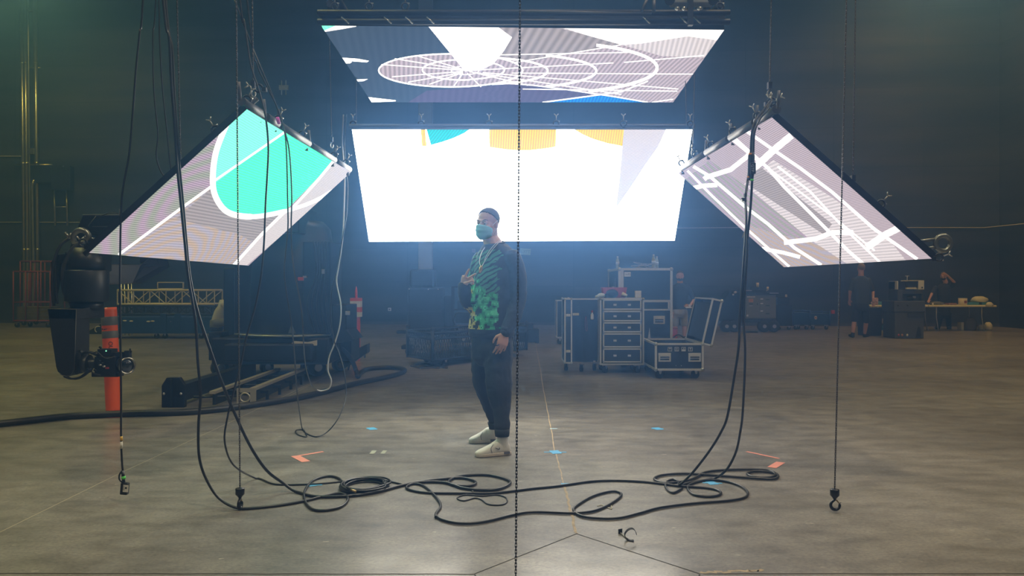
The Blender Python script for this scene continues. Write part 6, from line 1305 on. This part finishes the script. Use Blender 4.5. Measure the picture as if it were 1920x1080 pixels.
# trousers
g = MB()
g.loft([tr_(618, 922, .150, .115), tr_(632, 922, .160, .128), tr_(655, 922, .168, .132), tr_(672, 922, .160, .125), tr_(685, 922, .10, .08)])
limb(g, [HPn, W(934, 690, 5.80), W(936, 732, 5.77), W(939, 758, 5.755), W(941, 782, 5.73), W(941.5, 805, 5.70)], [.100, .104, .095, .076, .058, .052])
limb(g, [HPf, W(905, 692, 5.99), W(909, 728, 6.02), W(917, 755, 6.04), W(925, 778, 6.07), W(928, 792, 6.09)], [.090, .088, .076, .060, .052, .049])
tw = remesh(g.build('trousers', mat('fleece_trousers', (0.026, 0.030, 0.036), .9, bump=.4, bscale=16), t, world=True), .007, 4)
dm = tw.modifiers.new('folds', 'DISPLACE'); dm.texture = tx; dm.strength = .018; dm.mid_level = .5
q = MB(); q.tube([W(941.5, 804, 5.70), W(941.5, 812, 5.70), W(941.5, 818, 5.70)], [.056, .054, .050], 18); q.build('trouser_cuff', MATS['fleece_trousers'], t, world=True)
q = MB(); q.tube([W(927, 790, 6.085), W(928.5, 798, 6.09), W(928.5, 804, 6.09)], [.054, .052, .048], 18); q.build('trouser_cuff', MATS['fleece_trousers'], t, world=True)
q = MB(); pk = [W(924, 641, 5.735), W(957, 641, 5.765), W(958, 667, 5.76), W(923, 667, 5.73)]; q.prism(pk, (0, .03, 0)); q.build('thigh_pocket', MATS['fleece_trousers'], t, world=True, bevel=.006)
# shoes
def shoe(fl_heel, fl_toe, ank, logo=False):
    H, T = fl_heel, fl_toe; d = (T - H).normalized(); L = (T - H).length; nn = Vector((-d.y, d.x, 0)); up = Vector((0, 0, 1))
    g = MB(); rr_ = []
    for u, a, z0, z1 in ((0, .022, .012, .06), (.05, .032, .008, .085), (.2, .038, .006, .125), (.38, .038, .006, .115), (.55, .041, .006, .086), (.75, .046, .006, .062), (.9, .040, .008, .047), (.98, .024, .014, .036), (1, .012, .018, .03)):
        c = H + d * (u * L) + up * (z0 + z1) / 2; rr_.append([c + nn * (a * math.copysign(abs(cos(x)) ** .8, cos(x))) + up * ((z1 - z0) / 2 * math.copysign(abs(sin(x)) ** .8, sin(x))) for x in [2 * pi * i / 18 for i in range(18)]])
    g.loft(rr_); limb(g, [H + d * L * .2 + up * .07, Vector((ank.x, ank.y, .13)), Vector((ank.x, ank.y, .16))], [.042, .040, .036], flat=.95)
    o = remesh(g.build('shoe', mat('shoe_knit', (0.74, 0.74, 0.72), .75, bump=.1, bscale=200), t, world=True), .005, 4)
    g = MB(); P = []
    for sgn in (1, -1):
        for u, a in ((0, .026), (.06, .036), (.25, .040), (.45, .039), (.65, .046), (.8, .048), (.93, .038), (1.0, .020))[::sgn]: P.append(H + d * (u * L * 1.015 - .004) + nn * a * sgn)
    g.prism([p + up * .002 for p in P], (0, 0, .024)); so = g.build('sole', mat('sole_cream', (0.62, 0.56, 0.50), .6), o, world=True, bevel=.005)
    sd = -nn if (-nn).y < 0 else nn
    g = MB(); c = H + d * L * .10 + sd * .040 + up * .022; g.box(c + d * .01, (.045, .006, .016), Matrix.Rotation(math.atan2(d.y, d.x), 3, 'Z')); g.build('heel_window', mat('heel_grey', (0.15, 0.15, 0.18), .4), so, world=True)
    if logo:
        g = MB(); c = H + d * L * .42 + up * .055 + sd * .0415
        pts = [(-.020, .012), (-.010, .004), (.006, -.004), (.014, -.006), (.020, .002), (.016, .012), (.015, .002), (.010, -.001), (.000, .004)]
        g.prism([c - d * x * -1 * -1 + up * z for x, z in pts], sd * .002); g.build('tick_mark', M_blk, o, world=True)
    g = MB(); g.tube(spline([H + d * L * .52 + sd * .030 + up * .088, H + d * L * .60 + sd * .042 + up * .062, H + d * L * .57 + sd * .044 + up * .030], 5), .002, 5); g.build('seam', mat('heel_grey', (0.15, 0.15, 0.18), .4), o, world=True)
shoe(FL(956, 852), FL(891, 857), W(942, 818, 5.70), True)
shoe(FL(931, 829), FL(879, 831), W(929, 800, 6.10))
# mask, loops, chains, ring
mk = MB(); nu_, nv_ = 22, 14; G = []
for j in range(nv_ + 1):
    v = j / nv_
    for i in range(nu_ + 1):
        u = -1 + 2 * i / nu_; sq = 1 - .52 * abs(u) ** 2.2; z = -.057 + (.5 - v) * .108 * sq + .006 * (1 - abs(u)) * (v < .12)
        an = u * R(80) * (1 - .30 * max(0, v - .35) ** 1.3); bul = sin(pi * min(max(v, .0), 1)) ; x = (.064 + .004 * bul) * sin(an); y = .024 + (.080 + .012 * bul + .006 * (v < .4)) * cos(an) + .0022 * sin(v * 6.28 * 3.2) * (1 - abs(u)) - (.018 * max(0, v - .8) / .2)
        G.append(HM @ Vector((x, y, z)))
fs_ = [(j * (nu_ + 1) + i, j * (nu_ + 1) + i + 1, (j + 1) * (nu_ + 1) + i + 1, (j + 1) * (nu_ + 1) + i) for j in range(nv_) for i in range(nu_)]
mk.add(G, fs_, 0, True); mo = mk.build('face_mask', mat('mask_blue', (0.26, 0.56, 0.70), .7), t, world=True); so_ = mo.modifiers.new('thickness', 'SOLIDIFY'); so_.thickness = .002; so_.offset = 1
for s in (-1, 1):
    g = MB(); g.tube(spline([HM @ Vector((s * .064, .040, -.012)), HM @ Vector((s * .076, .015, .010)), HM @ Vector((s * .080, -.016, .022))], 5), .0018, 6); g.tube(spline([HM @ Vector((s * .064, .040, -.082)), HM @ Vector((s * .072, .015, -.050)), HM @ Vector((s * .080, -.014, -.028))], 5), .0018, 6); g.build('ear_loop', M_white, mo, world=True)
nc = [W(941, 449, 5.86), W(932, 458, 5.81), W(922, 470, 5.785), W(911, 486, 5.765), W(903, 499, 5.755), W(899, 490, 5.78), W(904, 472, 5.84), W(914, 458, 5.88)]
g = MB(); g.tube(spline(nc, 6), .0028, 6); ck = g.build('neck_chain', mat('silver_cord', (0.6, 0.6, 0.62), .35, .6), t, world=True)
g = MB(); g.tube(spline([W(938, 449, 5.85), W(924, 462, 5.79), W(914, 476, 5.77), W(908, 488, 5.76)], 6), .0022, 6); g.build('neck_cord', MATS['silver_cord'], t, world=True)
g = MB(); g.ell(W(901.5, 505, 5.745), (.013, .007, .028), Matrix.Rotation(R(14), 3, 'Y'), 14); pd = g.build('pendant', mat('gold', (0.8, 0.5, 0.12), .25, .8), ck, world=True)
g = MB(); g.ell(W(902, 507, 5.738), (.006, .004, .008), n=8); g.build('gem', mat('gem_yellow', (0.9, 0.7, 0.1), .15), pd, world=True) if False else None
g = MB(); c = W(882.5, 529.5, 5.69); g.tube([c + Vector((.010 * cos(a), .004 * sin(a), .006 * sin(a))) for a in [R(x) for x in range(0, 360, 30)]], .0025, 6, closed=True); g.build('finger_ring', M_alu, t, world=True)
g = MB(); g.tube(spline([W(932, 638, 5.66), W(929, 643, 5.65), W(931, 648, 5.65), W(936, 646, 5.65)], 4), .004, 6); g.build('wrist_strap', M_blk, t, world=True)
# ------------------------------------------------------------------ people in the background
def figure(lab, Y, f, J, shirt, lower, shoe_m, hair_m, lowlen='short', k=1.07, w=.18, mask=None, headtilt=(0, 0), skin=None, sleeves=True, fingers=True):
    """J: joints in photo pixels (with optional depth offset) at distance Y; f: facing direction"""
    P = {n_: W(v[0], v[1], Y + (v[2] if len(v) > 2 else 0)) for n_, v in J.items()}
    f = Vector(f).normalized(); lf = Vector((-f.y, f.x, 0)); base = (P['anl'] + P['anr']) / 2; base.z = 0
    t = thing('person', lab, 'person', base); sk = skin or M_skin
    HC = P['head']; M = Matrix(((-lf.x, f.x, 0, HC.x), (-lf.y, f.y, 0, HC.y), (0, 0, 1, HC.z), (0, 0, 0, 1))) @ Matrix.Rotation(R(headtilt[0]), 4, 'X') @ Matrix.Rotation(R(headtilt[1]), 4, 'Y')
    b = MB(); head_shapes(b, M, k); limb(b, [M @ Vector((0, -.02, -.05)), P['neck']], [.056, .066])
    pel = (P['hpl'] + P['hpr']) / 2; ch = (P['shl'] + P['shr']) / 2; sx = (P['shl'] - P['shr']); sx.z = 0; sx = sx.normalized(); fx = Vector((-sx.y, sx.x, 0)); fx = fx if fx.dot(f) > 0 else -fx
    def torso(m, e):
        m.loft([ring(pel + Vector((0, 0, -.06)), sx, fx, w * .85 * e, .115 * e), ring(pel.lerp(ch, .3), sx, fx, w * .86 * e, .115 * e), ring(pel.lerp(ch, .7), sx, fx, w * 1.0 * e, .118 * e), ring(ch + Vector((0, 0, -.03)), sx, fx, w * 1.0 * e, .10 * e), ring(ch + Vector((0, 0, .03)), sx, fx, w * .85 * e, .088 * e), ring(ch + Vector((0, 0, .065)), sx, fx, w * .62 * e, .075 * e), ring(ch + Vector((0, 0, .10)), sx, fx, w * .38 * e, .066 * e)])
    torso(b, .85)
    for s in 'lr':
        limb(b, [P['sh' + s], P['el' + s]], [.045, .038]); limb(b, [P['el' + s], P['wr' + s]], [.038, .026]); limb(b, [P['hp' + s], P['kn' + s]], [.07, .052]); limb(b, [P['kn' + s], P['kn' + s].lerp(P['an' + s], .35), P['an' + s]], [.050, .052, .034])
        d = (P['wr' + s] - P['el' + s]).normalized(); hd = Vector(J.get('hd' + s, (0, 0, 0))[:3]) if ('hd' + s) in J else d
        hand(b, P['wr' + s], d if ('hd' + s) not in J else hd, f, lf * (-1 if s == 'l' else 1), (.35, .4, .45, .5), .95, n=6)
    remesh(b.build('body', sk, t, world=True), .010, 3)
    if J.get('_front', True): eyes(t, M, k) if f.y < .3 else None
    hair_cap(t, M, hair_m, k)
    g = MB(); torso(g, 1.02)
    for s in 'lr': limb(g, [P['sh' + s], P['sh' + s].lerp(P['el' + s], .85)], [.057, .052])
    remesh(g.build('shirt', shirt, t, world=True), .012, 3)
    g = MB(); g.loft([ring(pel + Vector((0, 0, .06)), sx, fx, w * .86, .118), ring(pel + Vector((0, 0, -.05)), sx, fx, w * .95, .13), ring(pel + Vector((0, 0, -.13)), sx, fx, w * .8, .11)])
    for s in 'lr':
        if lowlen == 'short': limb(g, [P['hp' + s], P['kn' + s] + Vector((0, 0, .03))], [.088, .082])
        else: limb(g, [P['hp' + s], P['kn' + s], P['an' + s]], [.088, .068, .055])
    remesh(g.build('shorts' if lowlen == 'short' else 'trousers', lower, t, world=True), .012, 3)
    for s in 'lr':
        A = P['an' + s]; tp = J.get('to' + s); td = Vector(tp).normalized() if tp else f; g = MB(); hz_ = min(A.z - .02, .06) if not tp or len(tp) < 4 else A.z
        lo = J.get('lift' + s, 0.0); H = Vector((A.x, A.y, lo + .045)) - td * .05
        g.loft([ring(H + td * u * .27, td.cross(Vector((0, 0, 1))), Vector((0, 0, 1)), a, c) for u, a, c in ((0, .02, .03), (.08, .035, .043), (.35, .040, .045), (.7, .046, .034), (.93, .036, .025), (1, .015, .015))]); limb(g, [H + td * .05, Vector((A.x, A.y, A.z + .01))], [.04, .045])
        remesh(g.build('shoe', shoe_m, t, world=True), .010, 2)
    if mask: g = MB(); g.ell(M @ Vector((0, .035, -.05)), (.068, .078, .055), M.to_3x3(), 18); g.build('face_mask', mask, t, world=True)
    return t, P, M
M_tee = mat('tee_charcoal', (0.025, 0.028, 0.032), .85, bump=.3, bscale=12); M_tee2 = mat('tee_slate', (0.05, 0.06, 0.065), .85, bump=.3, bscale=12)
t2, P2, M2 = figure('person in a dark tee, black mask and khaki shorts looking down behind the cases', 17.6, (-.15, -1, 0),
    dict(head=(1275, 518), neck=(1275, 531), shl=(1289, 539), shr=(1261, 539), ell=(1302, 562), elr=(1254, 563), wrl=(1293, 574, -.25), wrr=(1258, 584, -.1), hdl=(-.6, -.5, .1), hpl=(1282, 584), hpr=(1268, 584), knl=(1283, 609), knr=(1266, 609), anl=(1284, 633), anr=(1267, 633)), M_tee, mat('khaki', (0.33, 0.30, 0.22), .85, bump=.3, bscale=12), M_blkmat, M_hair, mask=M_blkmat, headtilt=(-14, 0))
g = MB(); g.box(W(1291, 576.5, 17.3), (.13, .09, .03)); g.box(W(1293, 573, 17.28), (.04, .05, .05)); o = tag(g.build('clipboard', M_white, None, origin=W(1291, 576.5, 17.3), world=True, bevel=.005), 'small white object in the hands of the person in khaki shorts', 'clipboard')
t3, P3, M3 = figure('person in dark tee and shorts walking away towards the tables', 18.8, (.05, 1, 0),
    dict(head=(1614.5, 503.5), neck=(1614, 517), shl=(1600, 525), shr=(1629, 525), ell=(1594, 546), elr=(1637, 547), wrl=(1593, 562, .1), wrr=(1637, 565, -.1), hpl=(1607, 573), hpr=(1622, 573), knl=(1602, 601), knr=(1624, 603), anl=(1599, 626), anr=(1621, 627, .15), tol=(.05, 1, 0), tor=(.8, .6, 0)), M_tee2, mat('shorts_navy', (0.02, 0.024, 0.035), .85), M_blkmat, mat('hair_fair', (0.28, 0.20, 0.11), .8, bump=.6, bscale=200), w=.20)
g = MB(); g.box(W(1640, 565, 18.6) + Vector((0, -.02, 0)), (.14, .05, .17)); tag(g.build('snack_bag', mat('snack_print', (0.5, 0.3, 0.25), .5, var=.7, vscale=30), None, origin=W(1640, 565, 18.6), world=True, bevel=.015), 'patterned packet in the right hand of the person walking away', 'packet')
t4, P4, M4 = figure('person in black standing at the table, one hand pressed to the forehead', 22.5, (-.6, -.8, 0),
    dict(head=(1769, 518), neck=(1773, 529), shl=(1785, 537), shr=(1754, 539), ell=(1789, 529, -.12), elr=(1747, 551, -.1), wrl=(1776, 516, -.2), wrr=(1741.5, 563, -.75), hdl=(-.7, -.1, .3), hpl=(1778, 588), hpr=(1764, 588), knl=(1779, 608), knr=(1760, 608), anl=(1780, 626 - 8), anr=(1757, 618)), M_tee, mat('trousers_black', (0.015, 0.016, 0.02), .85), M_blkmat, M_hair, 'long', headtilt=(-16, 0), mask=M_blkmat)
t5, P5, M5 = figure('person with a pale shirt crouching beside the blue dolly', 16.6, (.9, -.3, 0),
    dict(head=(434, 551), neck=(425, 562), shl=(418, 571, -.15), shr=(418, 571, .15), ell=(441, 590, -.15), elr=(436, 590, .2), wrl=(446, 604, -.2), wrr=(440, 610, .2), hpl=(405, 605, -.1), hpr=(405, 605, .1), knl=(433, 606, -.25), knr=(428, 602, .2), anl=(412, 634, -.15), anr=(419, 634, .15), tol=(1, -.2, 0), tor=(1, 0, 0)), mat('shirt_cream', (0.5, 0.5, 0.42), .8), mat('trousers_grey', (0.16, 0.17, 0.15), .85), mat('shoe_tan', (0.45, 0.38, 0.25), .7), M_hair, 'long')
m = MB(); m.bx(W(423, 0, 12).x, W(443, 0, 12).x, 11.9, 12.2, 0, 1.50); m.bx(W(424, 0, 12).x, W(447, 0, 12).x, 11.8, 12.3, 0, .06); tag(m.build('equipment_tower', M_mach, None, origin=(W(430, 0, 12).x, 12.05, 0), world=True, bevel=.02), 'narrow black upright cabinet between the crouching person and the crane', 'cabinet')
